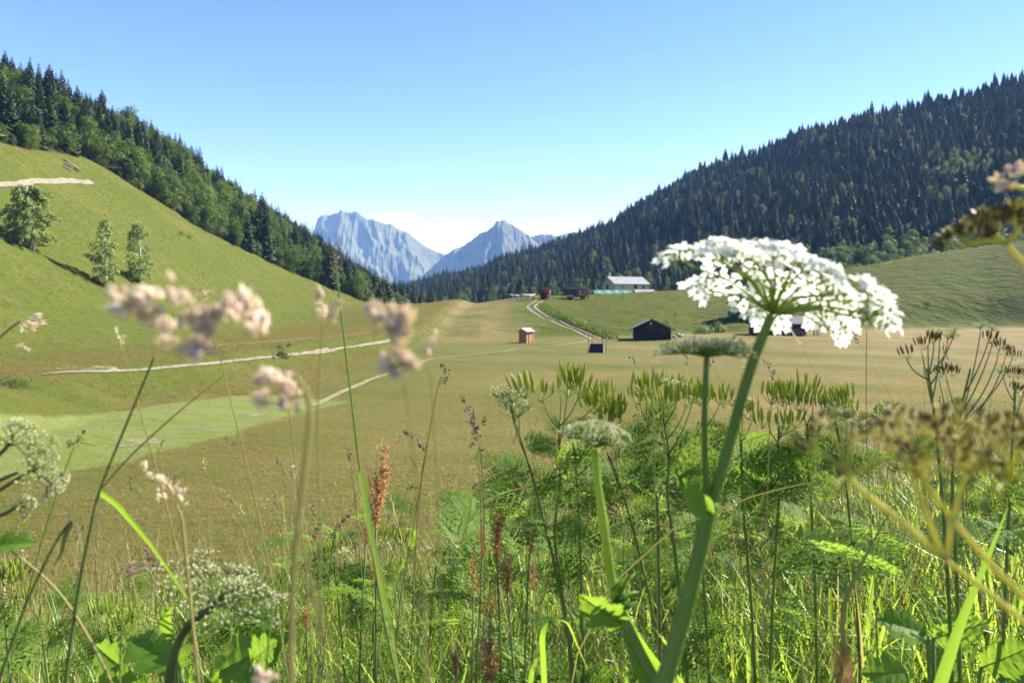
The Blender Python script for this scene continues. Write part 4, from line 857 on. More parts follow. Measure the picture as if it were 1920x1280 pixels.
stalk(GS, [(735, 1290), (750, 1130), (770, 1020), (795, 870), (818, 740), (829, 705)], .85, .0009, [((828, 720), (832, 680), 13)], 'slender grass stalk with one compact head above the middle of the meadow', M_ystem, M_dspike, leaves=[([(780, 995), (765, 1040), (748, 1072)], .86, .009, (.9, -.2, .4))])
stalk(GS, [(770, 1290), (776, 1080), (790, 900), (797, 855)], .85, .0008, [((797, 852), (760, 806), 15)], 'drooping dark grass head leaning left across a slender stalk', M_ystem, M_dspike)
stalk(GS, [(905, 1290), (908, 1000), (900, 830)], .85, .0008, [((897, 820), (868, 748), 17), ((895, 815), (908, 785), 15), ((893, 822), (882, 838), 10), ((899, 850), (903, 842), 8)], 'tall branched grey-purple grass head left of the green-fruited plants', M_ystem, M_dspike, n=8)
stalk(GS, [(899, 1290), (902, 1000), (896, 838)], .86, .0006, [((897, 830), (884, 790), 12)], 'thin grass stalk tucked against the tall branched grey-purple head', M_ystem, M_dspike, n=6)
stalk(GS, [(345, 1010), (340, 970), (330, 945)], .43, .0008, [((330, 945), (328, 912), 22), ((318, 930), (262, 866), 20), ((312, 915), (296, 895), 22)], 'pinkish two-part grass head over the left part of the meadow', M_ystem, M_pspike, n=9, drop=(.02, .05))
stalk(GS, [(-40, 720), (-5, 640), (40, 600)], .55, .0009, [((40, 602), (62, 590), 24), ((45, 605), (62, 615), 18), ((36, 640), (60, 655), 13)], 'pale bristly grass head entering at the left edge below the lone trees', M_ystem, M_pspike, n=9, drop=(-.1, .05))
stalk(GS, [(300, 900), (260, 760), (228, 648)], .60, .0005, [((228, 648), (218, 612), 11), ((228, 642), (236, 630), 9)], 'small cream grass head alone on the green slope below the birches', M_ystem, M_pspike, n=7)
stalk(GS, [(470, 900), (420, 700), (385, 575)], .60, .0005, [((365, 568), (400, 548), 13), ((370, 560), (385, 550), 13)], 'small white grass head just behind the widest blurred one', M_ystem, M_pspike, n=9)
stalk(GS, [(560, 930), (540, 760), (512, 660)], .60, .0005, [((505, 665), (545, 645), 13), ((512, 655), (525, 648), 10)], 'small yellowish grass head beside the shrub on the pale footpath', M_ystem, M_spike, n=9)
stalk(GS, [(80, 1010), (115, 900), (140, 835)], .62, .0006, [((138, 838), (158, 806), 13), ((136, 842), (144, 826), 10)], 'dark bent grass head above the mown green strip on the left', M_stem, M_dspike, leaves=[([(150, 830), (180, 836)], .62, .0016, (0, 0, 1), M_ystem)])
stalk(GS, [(1226, 820), (1224, 740), (1223, 683)], .75, .0005, [((1223, 684), (1226, 664), 12)], 'tiny pinkish grass head against the meadow left of the side umbel', M_ystem, M_pspike, n=7)
stalk(GS, [(1440, 880), (1444, 790), (1450, 725)], .8, .0006, [((1450, 726), (1451, 694), 10)], 'short dark grass head right of the thick green stem above the fruits', M_ystem, M_dspike)
stalk(GS, [(610, 1180), (620, 1050), (630, 990)], .8, .0006, [((616, 1000), (656, 966), 11)], 'dark ear-like grass head bent right over the low meadow', M_stem, M_dspike)
stalk(GS, [(530, 1120), (528, 1000), (518, 965)], .7, .0006, [((522, 966), (514, 928), 9)], 'small dark grass head hanging at the foot of the thick yellow stem', M_stem, M_dspike)
stalk(GS, [(225, 1260), (230, 1150), (236, 1075)], .5, .0007, [((225, 1075), (272, 1062), 18), ((232, 1070), (248, 1060), 18)], 'blurred brownish grass head lying level above the left foreground', M_stem, M_spike)
stalk(GS, [(520, 1330), (500, 1300), (495, 1285)], .26, .0008, [((470, 1280), (520, 1262), 26), ((500, 1280), (480, 1268), 24)], 'blurred pink grass head cut by the bottom edge of the picture', M_stem, M_pspike)
stalk(GS, [(500, 1250), (505, 1180), (510, 1125)], .5, .0007, [((500, 1125), (540, 1112), 14)], 'pale feathery grass head beside the broad leaves at lower left', M_stem, M_pspike)
stalk(GS, [(760, 930), (764, 915), (766, 912)], .9, .0005, [((762, 916), (784, 912), 8)], 'short level dark grass head beside the rust red sorrel', M_stem, M_dspike, drop=(.02, .05))
stalk(GS, [(668, 960), (664, 920), (658, 870)], .9, .0005, [((654, 868), (656, 848), 9)], 'little dark grass head just right of the tallest stalk', M_stem, M_dspike)
stalk('grass_stalk', [(128, 1240), (150, 1090), (170, 990), (187, 920), (235, 800), (290, 668)], [.5, .5, .5, .5, .5, .5], .0010, [], 'dark forked grass stalk with a folded leaf at the left', M_dstem, leaves=[([(187, 920), (250, 850), (340, 768), (424, 700)], .5, .0016, (.6, -.2, .8), M_dstem), ([(187, 925), (215, 945), (238, 970), (280, 1020), (330, 1090), (360, 1135)], .5, .0050, (.5, -.3, .8))])
stalk('grass_stalk', [(0, 1270), (50, 1130), (105, 1015), (135, 975)], .48, .0009, [((130, 980), (150, 970), 8)], 'dark arching stalk with a torn leaf at the lower left edge', M_dstem, M_spike, leaves=[([(135, 978), (122, 1000), (112, 1040), (100, 1060)], .48, .004, (.9, -.2, .3), M_dstem)])
stalk('grass_stalk', [(230, 1330), (180, 1220), (110, 1110), (20, 1030)], .5, .0009, [], 'pale thin stalk crossing the left foreground corner', M_ystem)
stalk('grass_stalk', [(1640, 1100), (1628, 900), (1624, 760), (1625, 618)], .9, .0005, [], 'single hair-thin upright stalk standing right of the white flower head', M_dstem)
# ---- brown seed umbels entering from the right
rr = random.Random(21)
sd = thing('seeding_umbel_plant', foot(at(1990, 1240, .27), .12, .03), 'large blurred yellow seed umbels with brown seeds at the right edge', 'wildflower'); H0 = sd.location.copy(); m1 = MB(); Yb = .27
for px in ([(1990, 1235), (1920, 1165), (1850, 1108), (1770, 1047)], [(1770, 1047), (1700, 985), (1630, 930), (1590, 895)], [(1770, 1047), (1740, 970), (1715, 905)], [(1775, 1045), (1790, 960), (1812, 890)], [(2000, 1190), (1900, 1100), (1800, 990), (1735, 905), (1720, 880)]): m1.tube([loc(q) for q in smooth_line(tpts(px, Yb), 6)], [.0011, .0009], 8)
m1.tube([loc(H0), loc(at(1990, 1235, Yb))], [.003, .0019], 8); m1.build('stem', M_yel, sd, True)
for (hx, hy), n, rd, lab in (((1590, 893), 8, .0165, 0), ((1718, 895), 11, .0175, 1), ((1815, 888), 11, .019, 1), ((1890, 900), 8, .017, 1)):
    umbel(sd, loc(at(hx, hy, Yb)), (rr.uniform(-.3, .3), -.2, 1), rd * 1.15, .006, n - 1, 8, .0040, rr, .75, .00045, .24, 'seed', 'seed_head', M_yel)
sd2 = thing('seeding_umbel_plant', foot(at(1960, 540, .34), .15, .05), 'blurred brown seed umbel high at the right edge before the shaded mountain', 'wildflower'); H0 = sd2.location.copy(); m1 = MB()
for px in ([(2010, 620), (1960, 540), (1920, 492), (1885, 455)], [(1885, 455), (1850, 452), (1815, 460)], [(1885, 455), (1862, 436)], [(1888, 455), (1905, 440), (1915, 420)], [(1990, 400), (1930, 356), (1890, 352)]): m1.tube([loc(q) for q in smooth_line(tpts(px, .34), 5)], [.0014, .0009], 7)
m1.tube([loc(H0), loc(at(2010, 620, .34))], [.003, .0016], 7); m1.build('stem', M_yel, sd2, True)
for (hx, hy), n, ax, rd in (((1815, 460), 5, (-.35, -.1, .8), .0075), ((1862, 436), 6, (-.1, -.1, 1), .0075), ((1915, 425), 6, (.2, -.1, 1), .0085)): umbel(sd2, loc(at(hx, hy, .34)), ax, rd, .003, n, 8, .0062, rr, .3, .0005, .36, 'seed', 'seed_head', M_yel)
k = MB()
for a, b in ((1872, 340), (1880, 358), (1905, 318), (1912, 322), (1898, 325), (1890, 352), (1915, 330)):
    for j in range(5): k.spindle(loc(at(a, b, .34)), (rr.uniform(-1, .4), rr.uniform(-.5, .5), rr.uniform(-.2, 1)), .005, .0013, 5, 0, .6)
k.build('dry_floret', M_pspike, sd2)
# dry pale umbels at the left edge and the dark-stemmed umbel lower left
rr = random.Random(22); du = thing('fading_umbel_plant', foot(at(-60, 1000, .5), -.1, .05), 'fading cream umbel on dark stalks cut by the left edge', 'wildflower'); H0 = du.location.copy(); m1 = MB()
for px in ([(-120, 1010), (-60, 960), (0, 918), (60, 880)], [(-60, 930), (0, 900), (35, 885)], [(-70, 985), (0, 966), (30, 950)], [(-60, 890), (0, 850), (20, 828)]): m1.tube([loc(q) for q in smooth_line(tpts(px, .5), 5)], [.0016, .0011], 7)
m1.tube([loc(H0), loc(at(-120, 1010, .5))], [.004, .002], 7); m1.build('stem', M_dstem, du, True)
for (hx, hy), ax, rd, n in (((20, 835), (.15, -.1, 1), .021, 9), ((58, 882), (.9, -.1, .35), .016, 9), ((85, 895), (.9, 0, -.5), .011, 7), ((30, 952), (.8, 0, .2), .008, 6), ((50, 855), (.6, -.2, .6), .017, 8)): umbel(du, loc(at(hx, hy, .5)), ax, rd, .006, n, 9, .0021, rr, .3, .0004, .34, 'cream', 'flower_head', M_dstem)
lobed_leaf(du, loc(at(-30, 1030, .5)), at(70, 1000, .5) - at(-30, 1030, .5), (.1, -.5, .9), .034, .012, rr)
rr = random.Random(23); cu = thing('dark_stemmed_umbel', foot(at(315, 1285, .55), -.02, .03), 'half seen umbel on a curved dark stem among the leaves at lower left', 'wildflower'); H0 = cu.location.copy(); m1 = MB()
m1.tube([loc(q) for q in rooted(H0, tpts([(316, 1290), (328, 1220), (360, 1165), (402, 1138)], .55))], [.0042, .0026], 9); m1.build('stem', M_dstem, cu, True)
umbel(cu, loc(at(404, 1136, .55)), (.45, -.05, .85), .043, .010, 24, 11, .0026, rr, .25, .0006, .2, 'cream', 'flower_head', M_dstem)
bl = MB(); bl.ribbon([loc(q) for q in bez(at(330, 1200, .54), at(312, 1150, .53), at(325, 1135, .53), 6)], [.010, .014, .015, .013, .010, .006, .002], Vector((.8, -.5, .2)), 0, .6); bl.build('leaf_sheath', M_lush, cu, True)
# ---- broad lobed leaves
def leaf_clump(px, py, Y, leaves, label):
    b = at(px, py, Y); o = thing('broad_leaved_plant', foot(b), label, 'plant', None); H_ = o.location.copy(); r2 = random.Random(int(px))
    for (x, y, dx, dy, L, W, nrm) in leaves:
        p = at(x, y, Y); d = Vector((dx, r2.uniform(-.3, .3), dy)); L *= .78; W *= .72; lobed_leaf(o, p - H_, d, Vector(nrm) + Vector((-.5, -.3, -.45)) * r2.choice((1, 1, 0)), L, W, r2, 'leaf', None, 4, 3, .18, .15); st = MB(); st.tube(bez((r2.uniform(-.02, .02), 0, 0), (p - H_) * .5 + Vector((0, 0, .1)), p - H_, 6), [.004, .0022], 6); st.build('leaf_stalk', M_stem, o, True)
leaf_clump(330, 1290, .72, [(330, 1250, -.9, .35, .085, .036, (.2, -.7, .7)), (340, 1255, -.3, .9, .05, .03, (0, -.7, .5)), (400, 1265, .9, .45, .10, .038, (-.1, -.75, .6)), (345, 1285, .8, -.2, .09, .04, (.1, -.8, .6)), (280, 1290, -.9, .1, .07, .035, (.2, -.7, .6)), (470, 1240, .5, .5, .05, .028, (.2, -.7, .6)), (230, 1250, -.6, .3, .05, .028, (.2, -.6, .7))], 'clump of broad lobed green leaves in the bottom left corner area')
leaf_clump(1760, 1290, .85, [(1740, 1190, -.8, .3, .075, .035, (.3, -.7, .6)), (1750, 1195, .8, .35, .08, .034, (.1, -.7, .6)), (1700, 1260, -.9, .1, .07, .035, (.2, -.8, .5)), (1840, 1250, .7, .4, .08, .036, (0, -.7, .6)), (1880, 1270, .9, .1, .08, .036, (0, -.7, .6)), (1780, 1280, .1, .9, .06, .032, (0, -.8, .4))], 'clump of broad lobed green leaves in the bottom right corner area')
leaf_clump(1110, 1290, .95, [(1105, 1275, -.3, .8, .03, .014, (.1, -.8, .5)), (1120, 1280, .6, .6, .04, .018, (.1, -.8, .5)), (1085, 1285, -.8, .5, .035, .016, (.1, -.8, .5))], 'little lobed leaves at the bottom edge below the toothed sunlit leaf')
# ---- bent blades of grass that stand out
def blade(name, px, Y, wid, side, label, m=None, drop=(0, 0)):
    P = smooth_line(tpts(px, Y), 6); o = thing(name, foot(P[0], *drop), label, 'grass'); H_ = o.location.copy(); k = MB(); n = len(P)
    P = rooted(H_, P, 1); n = len(P); k.ribbon([q - H_ for q in P], [wid * min(1, 1.6 * (1 - i / (n - 1)) + .04) for i in range(n)], Vector(side), 0, .3); k.build('leaf', m or M_lush, o, True)
blade('grass_shoot', [(1020, 1220), (1020, 1190), (1036, 1166), (1062, 1168), (1080, 1205), (1102, 1255)], .75, .010, (.5, -.8, .2), 'wide grass blade bent double below the toothed sunlit leaf')
blade('grass_shoot', [(995, 1290), (1000, 1250), (1018, 1222), (1040, 1212)], .8, .007, (.8, -.5, .2), 'pale grass blade leaning beside the doubled blade at the bottom')
blade('grass_shoot', [(856, 1240), (858, 1216), (872, 1210), (900, 1232), (925, 1255)], .8, .006, (.5, -.5, .7), 'dry yellow bent grass blade at the bottom centre', M_ystem)
blade('grass_shoot', [(1760, 1290), (1800, 1170), (1850, 1050), (1890, 950)], .6, .009, (.9, -.4, .2), 'broad upright grass blade rising behind the yellow seed umbels')
blade('grass_shoot', [(1600, 1290), (1580, 1150), (1640, 1010), (1690, 930)], .62, .0045, (.9, -.4, .2), 'dark broken stalk leaning right below the yellow seed umbels', M_dstem)
blade('grass_shoot', [(1410, 930), (1500, 908), (1590, 896), (1640, 898)], .7, .0014, (0, .2, 1), 'fine straw arching level across the green plants right of the thick stem', M_ystem, (-.05, 0))
# ---- sorrel: rusty spikes
def sorrel_meshes(k, h=.16, br=7):
    r2 = random.Random(500 + k); st = MB(); fl = MB()
    for b in range(br):
        f = b / br; z0 = h * .9 * f * .8; a = r2.uniform(0, 6.28); L = h * r2.uniform(.25, .5) * (1.1 - .4 * f); p0 = Vector((0, 0, z0)); p2 = p0 + Vector((math.cos(a) * L * .22, math.sin(a) * L * .22, L)); pts = bez(p0, p0 + Vector((math.cos(a) * L * .2, math.sin(a) * L * .2, L * .3)), p2, 6) if b < br - 1 else [Vector((0, 0, 0)), Vector((0, 0, h * .5)), Vector((0, 0, h))]
        st.tube(pts, [.0007, .0004], 4)
        for j in range(int(60 * (L if b < br - 1 else h) / .06)):
            i = r2.randrange(len(pts) - 1); q = pts[i].lerp(pts[i + 1], r2.random()) + jv(r2, .0022); s = r2.uniform(.0022, .0038); leafquad(fl, q, jv(r2, 1), s, r2)
    return st.mesh('sorrel_branch', M_sorrel), fl.mesh('sorrel_seeds', M_sorrel)
SO = [sorrel_meshes(k, br=5 + 2 * k) for k in range(3)]
def sorrel(px, py, Y, hpx, label, k=0, group='rusty sorrel spikes in the rough growth', tilt=0.0, wide=1.0):
    p = at(px, py, Y); o = thing('sorrel', foot(p), label, 'sorrel', group); H_ = o.location.copy(); s = hpx / F * Y / .16; r2 = random.Random(int(px * 3 + py))
    st = MB(); st.tube(bez((0, 0, 0), (p - H_) * .5 + Vector((r2.uniform(-.03, .03), 0, 0)), p - H_, 6), [.0018, .0011], 6); st.build('stem', M_dstem, o, True)
    for nm, me in zip(('branch', 'seed_head'), SO[k]): c = bpy.data.objects.new(nm, me); C.objects.link(c); c.parent = o; c.location = p - H_; c.scale = (s * wide * 1.5, s * wide * 1.5, s); c.rotation_euler = (0, tilt, r2.uniform(0, 6))
for i, (px, py, Y, hp, k, tl, wd, lab) in enumerate(((705, 985, .9, 150, 2, .18, 1.1, 'tallest rust red sorrel spike, just right of the tallest grass stalk'), (686, 1020, .95, 60, 0, .2, 1, 'small sorrel spike at the foot of the tallest rust red one'), (932, 1045, .9, 95, 2, .05, 1.3, 'thick orange-red sorrel spike below the branched purple grass head'), (905, 1045, .92, 75, 0, 0, .8, 'thin sorrel spike just left of the thick orange-red one'), (992, 1040, .9, 85, 1, -.05, 1, 'pale orange sorrel spike right of the thick orange-red one'), (952, 1110, .9, 75, 2, 0, 1.3, 'dense rusty sorrel spike low between the grass stems'), (888, 1110, .9, 85, 0, 0, .9, 'long thin sorrel spike at the left of the sorrel patch'), (920, 1170, .85, 85, 0, .03, .8, 'thin hanging sorrel spike under the thick orange-red one'), (920, 1280, .8, 110, 2, 0, 1.2, 'sorrel spike cut by the bottom edge below the sorrel patch'), (855, 1270, .8, 70, 1, .2, 1, 'brownish sorrel spike near the dry yellow bent blade'), (575, 1180, 1.1, 60, 1, .4, 1, 'reddish sorrel spike near the broad leaves at lower left'), (1000, 1110, 1.0, 60, 0, 0, 1, 'small rusty sorrel spike before the dark fern leaves'), (700, 1100, 1.1, 70, 0, .15, 1, 'faded sorrel spike between the tallest stalk and the sheathed grass'))): sorrel(px, py, Y, hp, lab, k, tilt=tl, wide=wd)
sorrel(1575, 1300, .24, 130, 'large blurred brown sorrel spike at the bottom edge right of the thick stem', 2, tilt=.15, wide=1.0)
# ---- sweet cicely: fern leaves and upright fruits
def fern_mesh(k, L=.16):
    r2 = random.Random(600 + k); mb = MB(); n = 9; bend = r2.uniform(-.35, -.1)
    for i in range(n):
        f = .16 + .82 * (i / (n - 1)) ** .9; env = (1 - f) ** .75 * 1.1 + .03; pl = L * .50 * env + .004; c = Vector((0, L * f, bend * L * f * f))
        for s in (-1, 1):
            d = norm(Vector((s * 1.0, .62 + r2.uniform(-.1, .1), r2.uniform(-.05, .20)))); q = norm(Vector((-s * d.y, s * d.x, 0))) * s; m = max(3, int(7 * env + 2)); tip = c + d * pl + Vector((0, 0, -.25 * pl)); w0 = L * .004; mb.face([c, c + d * pl * .5 + q * w0, tip, c + d * pl * .5 - q * w0])
            for j in range(m):
                g = (j + .5) / m; b = c.lerp(tip, g); ll = pl * .34 * (1.05 - g) + L * .022
                for s2 in (-1, 1):
                    dd = norm(q * s2 + d * .95 + Vector((0, 0, r2.uniform(-.35, .35)))); w2 = norm(dd.cross(Vector((0, 0, 1)))) * (L * .009 + ll * .10); mb.face([b, b + dd * ll * .45 - w2, b + dd * ll, b + dd * ll * .5 + w2])
    mb.tube([(0, 0, 0), (0, L * .5, bend * L * .25), (0, L, bend * L)], [.0011, .0003], 4); return mb.mesh('fern_leaf', M_fern)
FE = [fern_mesh(k) for k in range(4)]
def fruit_mesh(k, s=.0185):
    r2 = random.Random(650 + k); mb = MB(); n = 7 + k % 4
    for i in range(n):
        a = i * 2.4; f = math.sqrt((i + .3) / n); b = Vector((math.cos(a) * f * .016, math.sin(a) * f * .016, .012 + r2.uniform(-.002, .002))); mb.tube([(0, 0, 0), b * .6, b], .0004, 3, 1, False); d = norm(Vector((b.x * 12, b.y * 12, 1)) + jv(r2, .08)); L = s * r2.uniform(.8, 1.1); u, t = perp(d)
        mb.tube([b, b + d * L * .3, b + d * L * .75, b + d * L, b + d * L * 1.12], [.0007, .0017, .0015, .0006, .0002], 5, 0)
    return mb.mesh('fruit_cluster', [M_fruit, M_ovary])
FR = [fruit_mesh(k) for k in range(5)]
def flo_mesh(k):
    r2 = random.Random(690 + k); mb = MB()
    for i in range(26):
        a = r2.uniform(0, 6.28); f = math.sqrt(r2.random()); b = Vector((math.cos(a) * f * .02, math.sin(a) * f * .02, .012 + r2.uniform(-.004, .004))); mb.tube([(0, 0, 0), b], .0003, 3, 1, False)
        for j in range(4): mb.spindle(b, jv(r2, 1) + Vector((0, 0, .6)), .0035, .0009, 3, 0)
    return mb.mesh('floret_cluster', [M_cream, M_ovary])
FL = [flo_mesh(k) for k in range(2)]
CG = 'fern-leaved cicely plants on the bank'
def cicely(stem, Y, heads, leaves, label, group=None, ripe=False, r=.0018, drop=(0, .02), hs=1.0):
    P = tpts(stem, Y); o = thing('cicely_plant', foot(P[0], *drop), label, 'wildflower', group); H_ = o.location.copy(); r2 = random.Random(int(stem[0][0] * 13 + stem[-1][1])); LN = rooted(H_, P, 6); m1 = MB(); m1.tube([q - H_ for q in LN], [r * 1.3, r * .6], 7)
    for hd in heads:
        hx, hy = hd[:2]; hy += r2.uniform(-8, 20) if not ripe else 0
        if len(hd) < 3 and not ripe and r2.random() < .18: continue
        e = at(hx, hy, Y + r2.uniform(-.02, .02)); j = max(2, len(LN) - r2.randrange(3, 9)); s_ = LN[j]; m1.tube([q - H_ for q in bez(s_, s_.lerp(e, .5) + Vector(((e.x - s_.x) * .25, 0, -.004)), e, 5)], [r * .5, r * .3], 5)
        ty = hd[2] if len(hd) > 2 else 0
        for q in range(1 + (r2.random() < .35)):
            me = (FR if ty == 0 else FL)[r2.randrange(5 if ty == 0 else 2)]; c = bpy.data.objects.new('seed_head' if ty == 0 else 'floret_head', me); C.objects.link(c); c.parent = o; c.location = e - H_ + Vector((r2.uniform(-.010, .010), r2.uniform(-.010, .010), r2.uniform(-.010, .002))) * hs; c.rotation_euler = (r2.uniform(-.25, .25), r2.uniform(-.25, .25), r2.uniform(0, 6)); s = r2.uniform(.85, 1.1) * hs; c.scale = (s, s, s)
            if ripe and ty == 0: c.material_slots[0].link = 'OBJECT'; c.material_slots[0].material = M_bfruit
    m1.build('stem', M_cstem, o, True)
    if leaves:
        leaves = list(leaves)
        for q in range(3): v = LN[r2.randrange(6, len(LN) - 3)]; leaves.append((HX + v.x / v.y * F, HY - v.z / v.y * F, r2.choice((.4, .7, 2.4, 2.8, 1.2)) + r2.uniform(-.3, .3), r2.uniform(60, 115)))
    for lf in leaves:
        lx, ly, ang, sz = lf; b = at(lx, ly, Y + r2.uniform(-.03, .03)); c = bpy.data.objects.new('leaf', FE[r2.randrange(4)]); C.objects.link(c); c.parent = o; d = Vector((math.cos(ang), r2.uniform(-.5, .3), math.sin(ang))).normalized(); nn = Vector((r2.uniform(-.4, .4), -.55, .75)); xx = d.cross(nn).normalized(); zz = xx.cross(d); c.matrix_local = Matrix.Translation(b - H_) @ Matrix((xx, d, zz)).transposed().to_4x4() @ Matrix.Scale(sz / .16 / F * Y, 4)
    return o
pi = math.pi
cicely([(1040, 1060), (1018, 970), (1000, 900), (985, 850), (966, 790)], .9, [(972, 745), (958, 752, 1), (955, 745, 1), (966, 775, 1)], [(978, 835, .25, 75), (985, 830, -.1, 60), (990, 900, 2.6, 110), (1000, 910, 3.3, 110), (1000, 905, 2.2, 80), (985, 880, 2.9, 60)], 'leftmost tall cicely with a small mixed head of cream flowers and fruits')
cicely([(1050, 1080), (1040, 1000), (1050, 900), (1048, 830), (1050, 790)], .9, [(1018, 732), (1052, 722), (1065, 722), (1088, 730), (1108, 736), (1122, 738)], [(1048, 818, 1.9, 60), (1052, 820, .6, 70), (1050, 840, 2.9, 60), (1050, 860, .2, 80), (1046, 930, 2.4, 100), (1050, 940, .3, 110), (1040, 970, -.6, 90), (1050, 900, 1.6, 75)], 'cicely with the widest row of dark green upright fruits near the centre')
cicely([(1090, 1090), (1086, 980), (1080, 880), (1074, 830)], .93, [(1146, 760), (1174, 762), (1128, 778), (1160, 775)], [(1078, 860, 2.7, 60), (1085, 930, .2, 90), (1090, 960, .5, 110), (1085, 950, 2.6, 80)], 'dark-stemmed cicely right behind the young umbel')
cicely([(1192, 1010), (1178, 960), (1165, 915), (1140, 850)], .95, [(1128, 790), (1150, 800)], [(1165, 915, .6, 130), (1165, 912, 2.5, 110), (1168, 920, 1.5, 70), (1165, 900, .2, 110)], 'cicely with big spreading leaves left of the thick green stem')
cicely([(1262, 1010), (1252, 930), (1254, 850), (1242, 780)], .9, [(1236, 738), (1245, 735), (1288, 742), (1300, 745), (1275, 735, 1)], [(1250, 895, 2.3, 110), (1255, 880, 1.9, 80), (1252, 900, .5, 110), (1258, 860, .8, 100), (1250, 840, 2.6, 60)], 'tall cicely close left of the thick green stem, hung with green fruits')
cicely([(1232, 960), (1228, 870), (1215, 800), (1205, 770)], .95, [(1200, 738), (1212, 732), (1222, 740), (1200, 735, 1)], [(1228, 860, 2.2, 90), (1230, 870, .6, 70)], 'yellowish cicely second left of the thick green stem')
cicely([(1310, 1000), (1300, 900), (1302, 830), (1310, 790)], .95, [(1322, 752), (1340, 762), (1350, 750)], [(1300, 850, .7, 100), (1300, 830, 2.4, 80), (1305, 900, .2, 110), (1302, 910, 2.8, 90)], 'cicely standing behind the thin stem of the side umbel')
cicely([(1400, 1020), (1392, 930), (1390, 850), (1385, 800)], 1.0, [(1378, 760), (1400, 765), (1410, 790), (1392, 745, 1)], [(1392, 870, .5, 110), (1390, 850, 2.5, 90), (1388, 900, .1, 120), (1390, 930, 2.9, 100)], 'cicely just right of the thick green stem with leaves in full sun')
cicely([(1455, 1020), (1460, 930), (1458, 850), (1462, 800)], 1.0, [(1458, 752), (1475, 742), (1440, 790), (1485, 795), (1478, 800)], [(1458, 870, .6, 110), (1460, 880, 2.6, 110), (1455, 930, .2, 100)], 'cicely second right of the thick green stem')
cicely([(1525, 1020), (1520, 920), (1512, 840), (1515, 790)], 1.0, [(1508, 745), (1525, 742), (1555, 752), (1572, 750)], [(1515, 870, .5, 100), (1518, 890, 2.7, 100), (1512, 840, 2.2, 70), (1540, 880, .3, 80)], 'cicely with two neat fruit rows left of the yellow seed umbels')
cicely([(1600, 1050), (1590, 940), (1580, 860), (1570, 800)], 1.05, [(1565, 768, 1), (1600, 775, 1), (1588, 780)], [(1582, 880, .5, 90), (1585, 900, 2.6, 100)], 'cicely partly hidden behind the left yellow seed umbel')
cicely([(1770, 980), (1762, 880), (1748, 750), (1738, 690)], .8, [(1728, 655), (1740, 645), (1752, 640), (1700, 672), (1778, 628, 1), (1790, 622, 1), (1762, 630, 1)], [], 'bare dry cicely with brown fruit heads right of the white flower', None, True, .0018, hs=.48)
cicely([(1790, 1000), (1786, 900), (1795, 800), (1820, 690)], .82, [(1760, 705), (1774, 703), (1862, 640), (1875, 652), (1888, 660), (1900, 668), (1840, 612, 1), (1860, 615, 1)], [], 'dry cicely with a slanting comb of brown fruits near the right edge', None, True, .0018, hs=.45)
cicely([(1890, 1000), (1895, 900), (1900, 800), (1905, 720)], .85, [(1900, 705), (1880, 700, 1), (1912, 735), (1925, 690, 1)], [(1898, 900, 2.5, 90)], 'withered cicely at the very right edge', None, True, .0016, hs=.45)
cicely([(700, 1180), (705, 1110), (712, 1060)], 1.45, [(715, 1012), (722, 1010), (748, 1015), (700, 1020, 1)], [(708, 1080, .5, 60), (708, 1075, 2.6, 60)], 'small cicely beside the foot of the tallest rust red sorrel')
cicely([(640, 1190), (632, 1110), (625, 1050)], 1.4, [(618, 1020), (628, 1012), (660, 1030), (650, 1020, 1)], [(630, 1080, .4, 60), (632, 1090, 2.5, 60)], 'small cicely left of the tallest grass stalk')
cicely([(805, 1200), (812, 1120), (818, 1060)], 1.4, [(823, 1035), (845, 1045, 1), (800, 1040, 1)], [(812, 1100, .6, 70), (812, 1110, 2.7, 70)], 'small cicely with a single dark fruit comb left of the sorrel patch')
cicely([(215, 1290), (212, 1230), (208, 1190)], .95, [(200, 1160), (212, 1158), (242, 1155), (235, 1160), (165, 1145)], [(210, 1220, .4, 80), (210, 1230, 2.6, 80)], 'cicely with two plump fruit combs left of the dark curved stem')
cicely([(330, 1290), (322, 1220), (318, 1170)], 1.25, [(310, 1120), (330, 1130), (352, 1125, 1)], [(322, 1200, .5, 80), (320, 1210, 2.6, 80)], 'cicely rising just behind the half seen umbel at lower left')
cicely([(520, 1290), (516, 1210), (522, 1150)], 1.3, [(515, 1100), (535, 1105), (505, 1115, 1), (545, 1110, 1)], [(518, 1190, .5, 80), (516, 1200, 2.6, 80)], 'cicely left of the foot of the thick yellow grass stem')
cicely([(455, 1290), (452, 1200), (448, 1140)], 1.35, [(440, 1090, 1), (460, 1085, 1), (450, 1095)], [(450, 1180, .5, 70), (452, 1190, 2.6, 70)], 'cream flowered cicely behind the broad leaves at lower left')
cicely([(90, 1280), (80, 1200), (70, 1150)], 1.05, [(62, 1115), (100, 1112), (40, 1130)], [(80, 1200, .5, 80), (82, 1210, 2.6, 90)], 'cicely low in the left foreground behind the arching stalk')
cicely([(20, 1280), (12, 1190), (8, 1130)], 1.0, [(5, 1088), (22, 1082), (35, 1092)], [(14, 1200, .5, 90)], 'cicely at the left edge of the foreground')
